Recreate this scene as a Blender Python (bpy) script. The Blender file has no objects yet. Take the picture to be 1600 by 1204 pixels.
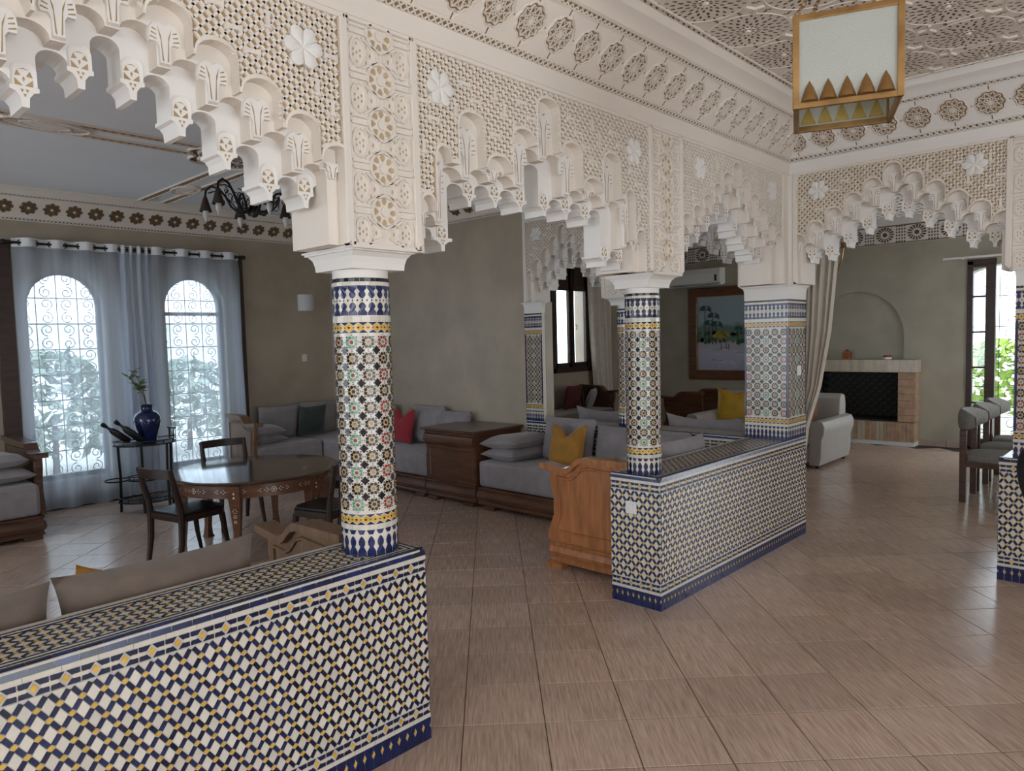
import bpy, math, random
from mathutils import Vector, Matrix
random.seed(7)
R = math.radians
scene = bpy.context.scene
col = scene.collection

# ------------------------------------------------------------------ camera
# X runs along the left arcade, Y to the salon window, Z up; hall face of the left arcade is y = 0
YAW, PITCH, ROLL = R(43.3096), R(3.7213), R(-1.4474)
CAM = Vector((0.0, -2.1924, 1.6))
_fw = Vector((math.cos(YAW) * math.cos(PITCH), math.sin(YAW) * math.cos(PITCH), -math.sin(PITCH)))
_r = _fw.cross(Vector((0, 0, 1))).normalized()
_u = _r.cross(_fw)
_r2 = _r * math.cos(ROLL) + _u * math.sin(ROLL)
_u2 = -_r * math.sin(ROLL) + _u * math.cos(ROLL)
cam_data = bpy.data.cameras.new('camera')
cam_data.sensor_width = 36.0
cam_data.lens = 1125.7 / 1600 * 36.0
cam_data.clip_start = 0.05
cam = bpy.data.objects.new('camera', cam_data)
M = Matrix((_r2, _u2, -_fw)).transposed().to_4x4()
M.translation = CAM
cam.matrix_world = M
col.objects.link(cam)
scene.camera = cam

# ------------------------------------------------------------------ world, daylight, exposure
world = bpy.data.worlds.new('daylight_sky'); scene.world = world
world.use_nodes = True
wn = world.node_tree
bg = wn.nodes['Background']
bg.inputs['Color'].default_value = (0.80, 0.90, 1.0, 1)
bg.inputs['Strength'].default_value = 7.0

scene.view_settings.view_transform = 'Standard'
scene.view_settings.look = 'None'
scene.view_settings.gamma = 1.0
scene.view_settings.use_curve_mapping = False
scene.view_settings.exposure = -0.55

def area(name, loc, direction, sx, sy, power, color, portal=False):
    l = bpy.data.lights.new(name, 'AREA'); l.shape = 'RECTANGLE'; l.size = sx; l.size_y = sy
    l.energy = power; l.color = color
    o = bpy.data.objects.new(name, l); col.objects.link(o)
    o.location = loc
    o.rotation_euler = Vector(direction).to_track_quat('-Z', 'Y').to_euler()
    if portal: l.cycles.is_portal = True
    return o
# daylight entering by the tall hall windows behind the camera
area('hall_window_daylight', (0.6, -5.45, 1.45), (0, 1, 0.05), 3.6, 2.2, 44, (1.0, 0.91, 0.82))
area('hall_side_window_daylight', (-3.45, -2.6, 1.5), (1, 0.1, 0.05), 2.6, 2.2, 24, (1.0, 0.91, 0.82))
# daylight from the salon windows beyond the left edge of the picture
area('salon_side_window_daylight', (-3.45, 3.3, 1.35), (1, 0, 0.12), 3.0, 2.1, 23, (0.84, 0.92, 1.0))
# daylight at the garden doors of the fireplace room, beyond the frame on the right
area('garden_door_daylight', (9.2, -3.05, 1.4), (0, 1, 0), 2.6, 2.2, 50, (0.90, 0.96, 1.0))
# sky portals in the openings that are in view
area('salon_window_portal', (2.9, 6.36, 1.35), (0, -1, 0), 2.4, 2.3, 1, (1, 1, 1), True)
area('garden_door_portal', (11.3, -0.75, 1.2), (-1, 0, 0), 1.5, 2.4, 1, (1, 1, 1), True)

# ------------------------------------------------------------------ materials
def mat(name, color, rough=0.6, var=0.0, vscale=8.0, bump=0.0, bscale=40.0, metal=0.0, spec=0.5,
        stretch=None, color2=None, coat=0.0, coords='Object', sheen=0.0, detail=4.0):
    m = bpy.data.materials.new(name); m.use_nodes = True
    nt = m.node_tree; b = nt.nodes['Principled BSDF']
    b.inputs['Base Color'].default_value = (*color, 1)
    b.inputs['Roughness'].default_value = rough
    b.inputs['Metallic'].default_value = metal
    b.inputs['Specular IOR Level'].default_value = spec
    if coat: b.inputs['Coat Weight'].default_value = coat; b.inputs['Coat Roughness'].default_value = 0.12
    if sheen: b.inputs['Sheen Weight'].default_value = sheen; b.inputs['Sheen Roughness'].default_value = 0.5
    if var or bump:
        if coords == 'World':
            tc = nt.nodes.new('ShaderNodeNewGeometry'); out = tc.outputs['Position']
        else:
            tc = nt.nodes.new('ShaderNodeTexCoord'); out = tc.outputs[coords]
        mp = nt.nodes.new('ShaderNodeMapping'); nt.links.new(out, mp.inputs['Vector'])
        if stretch: mp.inputs['Scale'].default_value = stretch
    if var:
        n = nt.nodes.new('ShaderNodeTexNoise'); n.inputs['Scale'].default_value = vscale; n.inputs['Detail'].default_value = detail
        nt.links.new(mp.outputs[0], n.inputs['Vector'])
        mx = nt.nodes.new('ShaderNodeMix'); mx.data_type = 'RGBA'
        c2 = color2 or tuple(c * (1 - var) for c in color)
        mx.inputs['A'].default_value = (*c2, 1)
        mx.inputs['B'].default_value = (*(tuple(min(1, c * (1 + var)) for c in color) if not color2 else color), 1)
        rp = nt.nodes.new('ShaderNodeMapRange'); rp.inputs['From Min'].default_value = 0.3; rp.inputs['From Max'].default_value = 0.7
        nt.links.new(n.outputs['Fac'], rp.inputs['Value']); nt.links.new(rp.outputs[0], mx.inputs['Factor'])
        nt.links.new(mx.outputs['Result'], b.inputs['Base Color'])
    if bump:
        n2 = nt.nodes.new('ShaderNodeTexNoise'); n2.inputs['Scale'].default_value = bscale; n2.inputs['Detail'].default_value = 5
        nt.links.new(mp.outputs[0], n2.inputs['Vector'])
        bp = nt.nodes.new('ShaderNodeBump'); bp.inputs['Strength'].default_value = bump; bp.inputs['Distance'].default_value = 0.01
        nt.links.new(n2.outputs['Fac'], bp.inputs['Height']); nt.links.new(bp.outputs[0], b.inputs['Normal'])
    return m

MT = {}
MT['plaster'] = mat('cream_plaster', (0.78, 0.71, 0.63), 0.75, 0.03, 3.0, 0.08, 30)
MT['plaster_white'] = mat('white_plaster', (0.80, 0.77, 0.73), 0.7, 0.02, 3.0, 0.06, 30)
MT['ochre'] = mat('ochre_painted_ground', (0.40, 0.275, 0.14), 0.8, 0.2, 14)
MT['ochre_light'] = mat('pale_ochre_ground', (0.50, 0.38, 0.235), 0.8, 0.15, 14)
MT['brown_gr'] = mat('brown_painted_ground', (0.24, 0.155, 0.08), 0.8, 0.2, 14)
MT['dkbrown_gr'] = mat('dark_brown_ground', (0.13, 0.085, 0.05), 0.8, 0.2, 14)
MT['ceil'] = mat('salon_ceiling_paint', (0.82, 0.84, 0.86), 0.8, 0.02, 2.0)
MT['tadelakt'] = mat('beige_tadelakt', (0.40, 0.335, 0.255), 0.42, 0.14, 2.2, 0.05, 12, detail=8)
MT['tadelakt_grey'] = mat('greenish_tadelakt', (0.38, 0.35, 0.275), 0.45, 0.13, 2.0, 0.06, 10, detail=8)
MT['grout'] = mat('grout', (0.55, 0.52, 0.48), 0.85, 0.08, 30)
MT['z_white'] = mat('glazed_white', (0.66, 0.61, 0.53), 0.22, 0.05, 25, spec=0.5)
MT['z_blue'] = mat('glazed_blue', (0.008, 0.012, 0.042), 0.22, 0.5, 30, spec=0.5)
MT['z_cobalt'] = mat('glazed_cobalt', (0.008, 0.016, 0.080), 0.22, 0.4, 30, spec=0.5)
MT['z_yellow'] = mat('glazed_yellow', (0.66, 0.40, 0.07), 0.22, 0.2, 30)
MT['z_black'] = mat('glazed_black', (0.014, 0.011, 0.014), 0.22, 0.3, 30)
MT['z_green'] = mat('glazed_green', (0.13, 0.30, 0.20), 0.22, 0.3, 30)
MT['z_red'] = mat('glazed_red', (0.27, 0.04, 0.032), 0.22, 0.3, 30)
MT['z_grey'] = mat('glazed_grey', (0.24, 0.25, 0.29), 0.22, 0.2, 30)
def per_tile(m, lo, hi):
    nt = m.node_tree; b = nt.nodes['Principled BSDF']; src = b.inputs['Base Color'].links[0].from_socket
    oi = nt.nodes.new('ShaderNodeObjectInfo'); mr = nt.nodes.new('ShaderNodeMapRange'); mr.inputs['To Min'].default_value = lo; mr.inputs['To Max'].default_value = hi
    vm = nt.nodes.new('ShaderNodeVectorMath'); vm.operation = 'SCALE'
    nt.links.new(oi.outputs['Random'], mr.inputs['Value']); nt.links.new(src, vm.inputs[0]); nt.links.new(mr.outputs[0], vm.inputs['Scale']); nt.links.new(vm.outputs[0], b.inputs['Base Color'])
per_tile(MT['z_white'], 0.86, 1.08); per_tile(MT['z_blue'], 0.6, 1.9); per_tile(MT['z_cobalt'], 0.6, 1.3)
Z = [MT['z_white'], MT['z_blue'], MT['z_yellow'], MT['z_black'], MT['z_green'], MT['z_red'], MT['z_grey'], MT['z_cobalt']]
ZW, ZB, ZY, ZK, ZG, ZR, ZS, ZC = range(8)
MT['brass'] = mat('aged_brass', (0.42, 0.25, 0.10), 0.34, 0.35, 9, 0.1, 30, metal=0.9)
MT['iron'] = mat('black_iron', (0.012, 0.011, 0.012), 0.45, 0.2, 20, metal=0.3)
MT['wood_dark'] = mat('dark_walnut', (0.085, 0.036, 0.019), 0.32, 0.45, 5, 0.05, 20, stretch=(1, 1, 9), coat=0.3)
MT['wood_mid'] = mat('brown_sofa_wood', (0.115, 0.045, 0.019), 0.40, 0.40, 5, 0.05, 20, stretch=(1, 1, 7), coat=0.1)
MT['wood_orange'] = mat('honey_pine', (0.36, 0.135, 0.042), 0.34, 0.30, 6, 0.04, 20, stretch=(6, 6, 0.7), coat=0.3)
MT['wood_tan'] = mat('tan_wood', (0.19, 0.108, 0.057), 0.5, 0.22, 6, 0.04, 20, stretch=(6, 6, 0.7))
MT['wood_black'] = mat('ebonised_wood', (0.024, 0.011, 0.007), 0.42, 0.3, 8, stretch=(1, 1, 6), spec=0.35)
MT['wood_frame'] = mat('window_walnut', (0.040, 0.020, 0.014), 0.4, 0.3, 6, stretch=(1, 1, 6))
MT['inlay'] = mat('bone_inlay', (0.72, 0.66, 0.52), 0.35, 0.1, 20)
MT['grey_velvet'] = mat('grey_velvet', (0.285, 0.255, 0.265), 0.9, 0.13, 9, 0.15, 60, sheen=0.3)
MT['taupe_velvet'] = mat('taupe_velvet', (0.165, 0.125, 0.10), 0.9, 0.10, 14, 0.15, 90, sheen=0.3)
MT['red_cloth'] = mat('red_cloth', (0.33, 0.018, 0.03), 0.85, 0.12, 10, 0.1, 50, sheen=0.2)
MT['mustard'] = mat('mustard_velvet', (0.40, 0.185, 0.018), 0.75, 0.20, 9, 0.1, 40, sheen=0.3)
MT['yellow_satin'] = mat('yellow_satin', (0.60, 0.36, 0.03), 0.45, 0.15, 8)
MT['dkgreen_cloth'] = mat('dark_green_velvet', (0.035, 0.05, 0.045), 0.85, 0.2, 10, sheen=0.3)
MT['leather'] = mat('pale_leather', (0.42, 0.395, 0.37), 0.38, 0.05, 10, 0.05, 60)
MT['chair_fabric'] = mat('grey_boucle', (0.26, 0.25, 0.235), 0.95, 0.2, 60, 0.3, 120)
MT['black_leather'] = mat('black_leather', (0.018, 0.018, 0.022), 0.28, 0.2, 12)
MT['cobalt'] = mat('cobalt_ceramic', (0.006, 0.014, 0.075), 0.18, 0.6, 9, coat=0.3)
MT['leaf'] = mat('leaf_green', (0.13, 0.22, 0.035), 0.5, 0.35, 18)
MT['leaf2'] = mat('garden_foliage', (0.36, 0.50, 0.12), 0.6, 0.4, 4)
MT['overexposed_leaf'] = mat('overexposed_foliage', (0.36, 0.42, 0.34), 0.6, 0.3, 4)  # leaf colour paled to imitate overexposed foliage outside
MT['stem'] = mat('stem_brown', (0.09, 0.07, 0.03), 0.7)
MT['plastic'] = mat('white_plastic', (0.78, 0.77, 0.75), 0.35)
MT['lampglass'] = mat('opal_lamp', (0.62, 0.61, 0.62), 0.4)
MT['shade'] = mat('dark_lamp_shade', (0.045, 0.03, 0.022), 0.8)
MT['drape'] = mat('beige_drape', (0.62, 0.56, 0.48), 0.85, 0.06, 12, 0.05, 80)
MT['marble'] = mat('beige_marble', (0.52, 0.45, 0.35), 0.22, 0.16, 3, stretch=(1, 6, 1))
MT['brick'] = mat('pale_brick', (0.42, 0.29, 0.185), 0.8, 0.18, 12, 0.2, 40)
MT['brick2'] = mat('pink_brick', (0.43, 0.27, 0.20), 0.8, 0.18, 12, 0.2, 40)
MT['soot'] = mat('sooty_brick', (0.055, 0.053, 0.05), 0.9, 0.5, 10, 0.2, 30)
MT['soot2'] = mat('sooty_grout', (0.008, 0.008, 0.008), 0.95)
MT['skirt'] = mat('skirting_tile', (0.40, 0.30, 0.25), 0.35, 0.1, 12)
MT['copper'] = mat('copper', (0.40, 0.16, 0.08), 0.35, 0.2, 20, metal=0.8)
MT['skin'] = mat('skin', (0.50, 0.33, 0.24), 0.5)
MT['white_cloth'] = mat('white_cotton', (0.75, 0.75, 0.77), 0.9, 0.04, 20)
MT['black_cloth'] = mat('black_trousers', (0.010, 0.010, 0.013), 0.9, 0.2, 20)
MT['hair'] = mat('dark_hair', (0.015, 0.011, 0.009), 0.6)
MT['garden_wall'] = mat('sunlit_render', (0.80, 0.79, 0.76), 0.9, 0.05, 2)
MT['ground'] = mat('garden_paving', (0.62, 0.60, 0.56), 0.9, 0.12, 3)

# floor tile: long streaky grain, one random tone per tile
def floor_mat():
    m = bpy.data.materials.new('streaked_floor_tile'); m.use_nodes = True
    nt = m.node_tree; b = nt.nodes['Principled BSDF']
    g = nt.nodes.new('ShaderNodeNewGeometry')
    mr0 = nt.nodes.new('ShaderNodeMapping'); mr0.inputs['Rotation'].default_value = (0, 0, R(45)); nt.links.new(g.outputs['Position'], mr0.inputs['Vector'])
    mp = nt.nodes.new('ShaderNodeMapping'); mp.inputs['Scale'].default_value = (110, 6.0, 1)
    nt.links.new(mr0.outputs[0], mp.inputs['Vector'])
    n = nt.nodes.new('ShaderNodeTexNoise'); n.inputs['Scale'].default_value = 1.0; n.inputs['Detail'].default_value = 6; n.inputs['Roughness'].default_value = 0.62
    nt.links.new(mp.outputs[0], n.inputs['Vector'])
    cr = nt.nodes.new('ShaderNodeValToRGB')
    cr.color_ramp.elements[0].position = 0.30; cr.color_ramp.elements[0].color = (0.41, 0.270, 0.20, 1)
    cr.color_ramp.elements[1].position = 0.70; cr.color_ramp.elements[1].color = (0.69, 0.53, 0.44, 1)
    nt.links.new(n.outputs['Fac'], cr.inputs['Fac'])
    oi = nt.nodes.new('ShaderNodeObjectInfo')
    mr = nt.nodes.new('ShaderNodeMapRange'); mr.inputs['To Min'].default_value = 0.90; mr.inputs['To Max'].default_value = 1.08
    nt.links.new(oi.outputs['Random'], mr.inputs['Value'])
    n2 = nt.nodes.new('ShaderNodeTexNoise'); n2.inputs['Scale'].default_value = 1.3; n2.inputs['Detail'].default_value = 3
    nt.links.new(g.outputs['Position'], n2.inputs['Vector'])
    mr2 = nt.nodes.new('ShaderNodeMapRange'); mr2.inputs['To Min'].default_value = 0.82; mr2.inputs['To Max'].default_value = 1.12
    nt.links.new(n2.outputs['Fac'], mr2.inputs['Value'])
    mu = nt.nodes.new('ShaderNodeMath'); mu.operation = 'MULTIPLY'
    nt.links.new(mr.outputs[0], mu.inputs[0]); nt.links.new(mr2.outputs[0], mu.inputs[1])
    vm = nt.nodes.new('ShaderNodeVectorMath'); vm.operation = 'SCALE'
    nt.links.new(cr.outputs['Color'], vm.inputs[0]); nt.links.new(mu.outputs[0], vm.inputs['Scale'])
    nt.links.new(vm.outputs[0], b.inputs['Base Color'])
    b.inputs['Roughness'].default_value = 0.20
    b.inputs['Specular IOR Level'].default_value = 0.5
    bp = nt.nodes.new('ShaderNodeBump'); bp.inputs['Strength'].default_value = 0.12; bp.inputs['Distance'].default_value = 0.004
    nt.links.new(n.outputs['Fac'], bp.inputs['Height']); nt.links.new(bp.outputs[0], b.inputs['Normal'])
    return m
MT['floor'] = floor_mat()
MT['floor_grout'] = mat('floor_joint', (0.05, 0.03, 0.02), 0.8)

def glass_mat(name, color, rough, transp):
    m = bpy.data.materials.new(name); m.use_nodes = True
    nt = m.node_tree; nt.nodes.clear()
    o = nt.nodes.new('ShaderNodeOutputMaterial'); mx = nt.nodes.new('ShaderNodeMixShader')
    t = nt.nodes.new('ShaderNodeBsdfTransparent'); t.inputs[0].default_value = (*color, 1)
    g = nt.nodes.new('ShaderNodeBsdfGlossy'); g.inputs['Roughness'].default_value = rough
    mx.inputs[0].default_value = 1 - transp
    nt.links.new(t.outputs[0], mx.inputs[1]); nt.links.new(g.outputs[0], mx.inputs[2]); nt.links.new(mx.outputs[0], o.inputs[0])
    return m
MT['glass'] = glass_mat('window_glass', (0.97, 0.99, 1.0), 0.03, 0.93)

def sheer_mat(name='white_voile', lo=0.30, hi=0.66):
    m = bpy.data.materials.new(name); m.use_nodes = True
    nt = m.node_tree; nt.nodes.clear()
    o = nt.nodes.new('ShaderNodeOutputMaterial')
    t = nt.nodes.new('ShaderNodeBsdfTransparent'); t.inputs[0].default_value = (0.86, 0.93, 1, 1)
    d = nt.nodes.new('ShaderNodeBsdfDiffuse'); d.inputs[0].default_value = (0.72, 0.76, 0.84, 1)
    tl = nt.nodes.new('ShaderNodeBsdfTranslucent'); tl.inputs[0].default_value = (0.66, 0.74, 0.86, 1)
    a = nt.nodes.new('ShaderNodeMixShader'); a.inputs[0].default_value = 0.5
    nt.links.new(d.outputs[0], a.inputs[1]); nt.links.new(tl.outputs[0], a.inputs[2])
    tc = nt.nodes.new('ShaderNodeTexCoord'); mp = nt.nodes.new('ShaderNodeMapping'); mp.inputs['Scale'].default_value = (3.2, 3.2, 0.05)  # upright streaks of cloth density stand in for fold shading
    n = nt.nodes.new('ShaderNodeTexNoise'); n.inputs['Scale'].default_value = 4
    nt.links.new(tc.outputs['Object'], mp.inputs[0]); nt.links.new(mp.outputs[0], n.inputs['Vector'])
    mr = nt.nodes.new('ShaderNodeMapRange'); mr.inputs['To Min'].default_value = lo; mr.inputs['To Max'].default_value = hi
    nt.links.new(n.outputs['Fac'], mr.inputs['Value'])
    mx = nt.nodes.new('ShaderNodeMixShader'); nt.links.new(mr.outputs[0], mx.inputs[0])
    nt.links.new(t.outputs[0], mx.inputs[1]); nt.links.new(a.outputs[0], mx.inputs[2]); nt.links.new(mx.outputs[0], o.inputs[0])
    return m
MT['sheer'] = sheer_mat()
MT['dense'] = sheer_mat('gathered_voile', 0.80, 0.95)

def frosted_mat():
    m = bpy.data.materials.new('frosted_lantern_glass'); m.use_nodes = True
    nt = m.node_tree; nt.nodes.clear()
    o = nt.nodes.new('ShaderNodeOutputMaterial')
    d = nt.nodes.new('ShaderNodeBsdfDiffuse'); d.inputs[0].default_value = (0.66, 0.68, 0.62, 1)
    tl = nt.nodes.new('ShaderNodeBsdfTranslucent'); tl.inputs[0].default_value = (0.68, 0.70, 0.63, 1)
    g = nt.nodes.new('ShaderNodeBsdfGlossy'); g.inputs['Roughness'].default_value = 0.25
    a = nt.nodes.new('ShaderNodeMixShader'); a.inputs[0].default_value = 0.45
    nt.links.new(d.outputs[0], a.inputs[1]); nt.links.new(tl.outputs[0], a.inputs[2])
    b = nt.nodes.new('ShaderNodeMixShader'); b.inputs[0].default_value = 0.08
    n = nt.nodes.new('ShaderNodeTexNoise'); n.inputs['Scale'].default_value = 60
    bp = nt.nodes.new('ShaderNodeBump'); bp.inputs['Strength'].default_value = 0.3; bp.inputs['Distance'].default_value = 0.01
    nt.links.new(n.outputs['Fac'], bp.inputs['Height'])
    for s in (d, g): nt.links.new(bp.outputs[0], s.inputs['Normal'])
    nt.links.new(a.outputs[0], b.inputs[1]); nt.links.new(g.outputs[0], b.inputs[2]); nt.links.new(b.outputs[0], o.inputs[0])
    return m
MT['frosted'] = frosted_mat()

# ------------------------------------------------------------------ mesh helpers
class PL:
    """A plane to draw on: u, v in the plane, d out of it."""
    def __init__(s, o, eu, ev, n): s.o, s.eu, s.ev, s.n = Vector(o), Vector(eu), Vector(ev), Vector(n)
    def __call__(s, u, v, d=0.0): return s.o + s.eu * u + s.ev * v + s.n * d
class CYL:
    """A cylinder to draw on: u is arc length, v is height."""
    def __init__(s, c, r): s.c, s.r = Vector(c), r
    def __call__(s, u, v, d=0.0):
        a = u / s.r; q = s.r + d
        return s.c + Vector((q * math.cos(a), q * math.sin(a), v))

class MB:
    def __init__(s): s.v = []; s.f = []; s.m = []
    def poly(s, pts, mi=0):
        b = len(s.v); s.v.extend(tuple(p) for p in pts); s.f.append(tuple(range(b, b + len(pts)))); s.m.append(mi)
    def box(s, x0, x1, y0, y1, z0, z1, mi=0, X=None):
        c = [Vector((x, y, z)) for x in (x0, x1) for y in (y0, y1) for z in (z0, z1)]
        if X is not None: c = [X @ p for p in c]
        b = len(s.v); s.v.extend(tuple(p) for p in c)
        for q in ((0, 1, 3, 2), (4, 6, 7, 5), (0, 4, 5, 1), (2, 3, 7, 6), (0, 2, 6, 4), (1, 5, 7, 3)):
            s.f.append(tuple(b + i for i in q)); s.m.append(mi)
    def prism(s, poly, fn, d0, d1, mi=0, back=True, taper=0.0):
        n = len(poly); b = len(s.v)
        s.v.extend(tuple(fn(u, v, d0)) for u, v in poly)
        if taper:
            cu = sum(p[0] for p in poly) / n; cv = sum(p[1] for p in poly) / n
            poly = [(u + (cu - u) * taper, v + (cv - v) * taper) for u, v in poly]
        s.v.extend(tuple(fn(u, v, d1)) for u, v in poly)
        s.f.append(tuple(range(b + n, b + 2 * n))); s.m.append(mi)
        if back: s.f.append(tuple(range(b + n - 1, b - 1, -1))); s.m.append(mi)
        for i in range(n):
            j = (i + 1) % n; s.f.append((b + i, b + j, b + n + j, b + n + i)); s.m.append(mi)
    def flat(s, poly, fn, d, mi=0): s.poly([fn(u, v, d) for u, v in poly], mi)
    def rib(s, fn, a, b_, w0, w1, d0, d1, mi=0):
        """bar with sloping sides lying on a surface, from a to b in (u, v)"""
        du, dv = b_[0] - a[0], b_[1] - a[1]; l = math.hypot(du, dv) or 1e-9
        nu, nv = -dv / l, du / l; k = len(s.v)
        for w, d in ((w0, d0), (w1, d1)):
            for p, sg in ((a, 1), (a, -1), (b_, -1), (b_, 1)):
                s.v.append(tuple(fn(p[0] + nu * sg * w / 2, p[1] + nv * sg * w / 2, d)))
        for q in ((4, 5, 6, 7), (0, 3, 7, 4), (1, 5, 6, 2), (0, 4, 5, 1), (3, 2, 6, 7)):
            s.f.append(tuple(k + i for i in q)); s.m.append(mi)
    def lathe(s, prof, c=(0, 0, 0), seg=24, mi=0, cap=True):
        b = len(s.v); n = len(prof)
        for r, z in prof:
            for i in range(seg):
                a = 2 * math.pi * i / seg; s.v.append((c[0] + r * math.cos(a), c[1] + r * math.sin(a), c[2] + z))
        for k in range(n - 1):
            for i in range(seg):
                j = (i + 1) % seg; s.f.append((b + k * seg + i, b + k * seg + j, b + (k + 1) * seg + j, b + (k + 1) * seg + i)); s.m.append(mi)
        if cap:
            s.f.append(tuple(b + i for i in range(seg - 1, -1, -1))); s.m.append(mi)
            s.f.append(tuple(b + (n - 1) * seg + i for i in range(seg))); s.m.append(mi)
    def tube(s, pts, r, seg=8, mi=0):
        pts = [Vector(p) for p in pts]; n = len(pts); b = len(s.v)
        for i, p in enumerate(pts):
            t = (pts[min(i + 1, n - 1)] - pts[max(i - 1, 0)]).normalized()
            a = Vector((0, 0, 1)) if abs(t.z) < 0.9 else Vector((1, 0, 0))
            e1 = t.cross(a).normalized(); e2 = t.cross(e1)
            rr = r[i] if isinstance(r, (list, tuple)) else r
            for k in range(seg):
                q = 2 * math.pi * k / seg; s.v.append(tuple(p + (e1 * math.cos(q) + e2 * math.sin(q)) * rr))
        for i in range(n - 1):
            for k in range(seg):
                j = (k + 1) % seg; s.f.append((b + i * seg + k, b + i * seg + j, b + (i + 1) * seg + j, b + (i + 1) * seg + k)); s.m.append(mi)
        s.f.append(tuple(b + k for k in range(seg))); s.m.append(mi)
        s.f.append(tuple(b + (n - 1) * seg + k for k in range(seg))); s.m.append(mi)
    def grid(s, fn, nu, nv, mi=0):
        b = len(s.v)
        for j in range(nv + 1):
            for i in range(nu + 1): s.v.append(tuple(fn(i / nu, j / nv)))
        for j in range(nv):
            for i in range(nu):
                k = b + j * (nu + 1) + i; s.f.append((k, k + 1, k + nu + 2, k + nu + 1)); s.m.append(mi)
    def mesh(s, name, mats, smooth=0):
        me = bpy.data.meshes.new(name); me.from_pydata(s.v, [], s.f)
        if not isinstance(mats, (list, tuple)): mats = [mats]
        for m in mats: me.materials.append(m)
        me.polygons.foreach_set('material_index', s.m)
        if smooth:
            me.polygons.foreach_set('use_smooth', [True] * len(me.polygons))
            me.set_sharp_from_angle(angle=R(smooth))
        me.update(); return me
    def build(s, name, mats, parent=None, smooth=0, bevel=0.0, kind=None, label=None):
        o = bpy.data.objects.new(name, s.mesh(name, mats, smooth)); col.objects.link(o)
        if parent: o.parent = parent
        if bevel:
            md = o.modifiers.new('bevel', 'BEVEL'); md.width = bevel; md.segments = 2; md.limit_method = 'ANGLE'; md.angle_limit = R(40)
        if kind: o['kind'] = kind
        if label: o['label'] = label
        return o

def inst(name, me, parent=None, mw=None):
    o = bpy.data.objects.new(name, me); col.objects.link(o)
    if parent: o.parent = parent
    if mw is not None: o.matrix_local = mw
    return o
def tag(o, label, cat=None, group=None, kind=None):
    o['label'] = label
    if cat: o['category'] = cat
    if group: o['group'] = group
    if kind: o['kind'] = kind
    return o
def empty(name, loc, label, cat=None, group=None, rz=0.0, kind=None):
    o = bpy.data.objects.new(name, None); col.objects.link(o)
    o.location = loc; o.rotation_euler = (0, 0, rz); o.empty_display_size = 0.1
    return tag(o, label, cat, group, kind)
def at(o, child):
    """keep a child modelled in world coordinates in place under an Empty that has a location"""
    child.parent = o
    child.matrix_parent_inverse = Matrix.Translation(-Vector(o.location)) if o.rotation_euler.z == 0 else (Matrix.Translation(o.location) @ o.rotation_euler.to_matrix().to_4x4()).inverted()
    return child
def copy_tree(o, parent=None):
    c = o.copy(); col.objects.link(c); c.parent = parent
    if parent: c.matrix_parent_inverse = o.matrix_parent_inverse
    for ch in list(o.children): copy_tree(ch, c)
    return c
def project(p):
    d = Vector(p) - CAM; z = d.dot(_fw)
    if z < 0.05: return None
    return 800 + 1125.7 * d.dot(_r2) / z, 602 - 1125.7 * d.dot(_u2) / z, z
# ================================================================== FLOOR
XA, T, HW = 5.35, 0.345, 0.78          # far arcade plane, wall thickness, low wall height
CZ = 3.14                              # ceiling height
mb = MB(); mb.box(-3.8, 11.2, -5.9, 6.3, -0.12, -0.004)
floor = mb.build('floor', MT['floor_grout']); tag(floor, 'diagonally laid streaked pinkish beige tile floor with dark joints', kind='structure')
P_ = 0.340; ea = Vector((0.70711, -0.70711, 0)); eb = Vector((-0.70711, -0.70711, 0)); org = Vector((2.667, -0.273, 0))
def tile_mesh(mbx, c):
    ha, hb = P_ / 2 - 0.0019, P_ / 2 - 0.0034; ka, kb = ha - 0.0012, hb - 0.0010
    q = [c + ea * (sx * ha) + eb * (sy * hb) + Vector((0, 0, -0.0045)) for sx, sy in ((-1, -1), (1, -1), (1, 1), (-1, 1))]
    t = [c + ea * (sx * ha) + eb * (sy * hb) + Vector((0, 0, -0.0010)) for sx, sy in ((-1, -1), (1, -1), (1, 1), (-1, 1))]
    w = [c + ea * (sx * ka) + eb * (sy * kb) for sx, sy in ((-1, -1), (1, -1), (1, 1), (-1, 1))]
    b = len(mbx.v); mbx.v.extend(tuple(p) for p in q + t + w)
    for i in range(4):
        j = (i + 1) % 4
        mbx.f += [(b + i, b + j, b + 4 + j, b + 4 + i), (b + 4 + i, b + 4 + j, b + 8 + j, b + 8 + i)]; mbx.m += [0, 0]
    mbx.f.append((b + 8, b + 9, b + 10, b + 11)); mbx.m.append(0)
cells = []
for i in range(-40, 41):
    for j in range(-40, 41):
        c = org + ea * (P_ * (i + 0.5)) + eb * (P_ * (j + 0.5))
        if not (-3.5 < c.x < 10.8 and -5.6 < c.y < 6.0): continue
        pr = project(c); s = 0
        if pr and -60 < pr[0] < 1660 and 300 < pr[1] < 1260: s = 1.0 / (pr[2] ** 2) * abs(CAM.z) / pr[2]
        # what the low walls and the sofas stand on is not seen
        if c.y > -0.1 and c.x < 1.7 and c.y < 1.3: s = 0
        if 3.6 < c.x < 5.9 and 0 < c.y < 2.0: s = 0
        cells.append((s, c))
cells.sort(key=lambda t: -t[0])
one = MB(); tile_mesh(one, Vector((0, 0, 0))); one_me = one.mesh('floor_tile', MT['floor'])
rest = MB()
for k, (s, c) in enumerate(cells):
    if k < 300 and s > 0: inst('floor_tile', one_me, floor, Matrix.Translation(c))
    else: tile_mesh(rest, c)
rest.build('floor_tile_remainder', MT['floor'], floor, kind='stuff')

# ================================================================== PLAIN WALLS AND CEILINGS
def struct(name, mbx, m, label, smooth=0, bevel=0):
    o = mbx.build(name, m, smooth=smooth, bevel=bevel); return tag(o, label, kind='structure')

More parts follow.
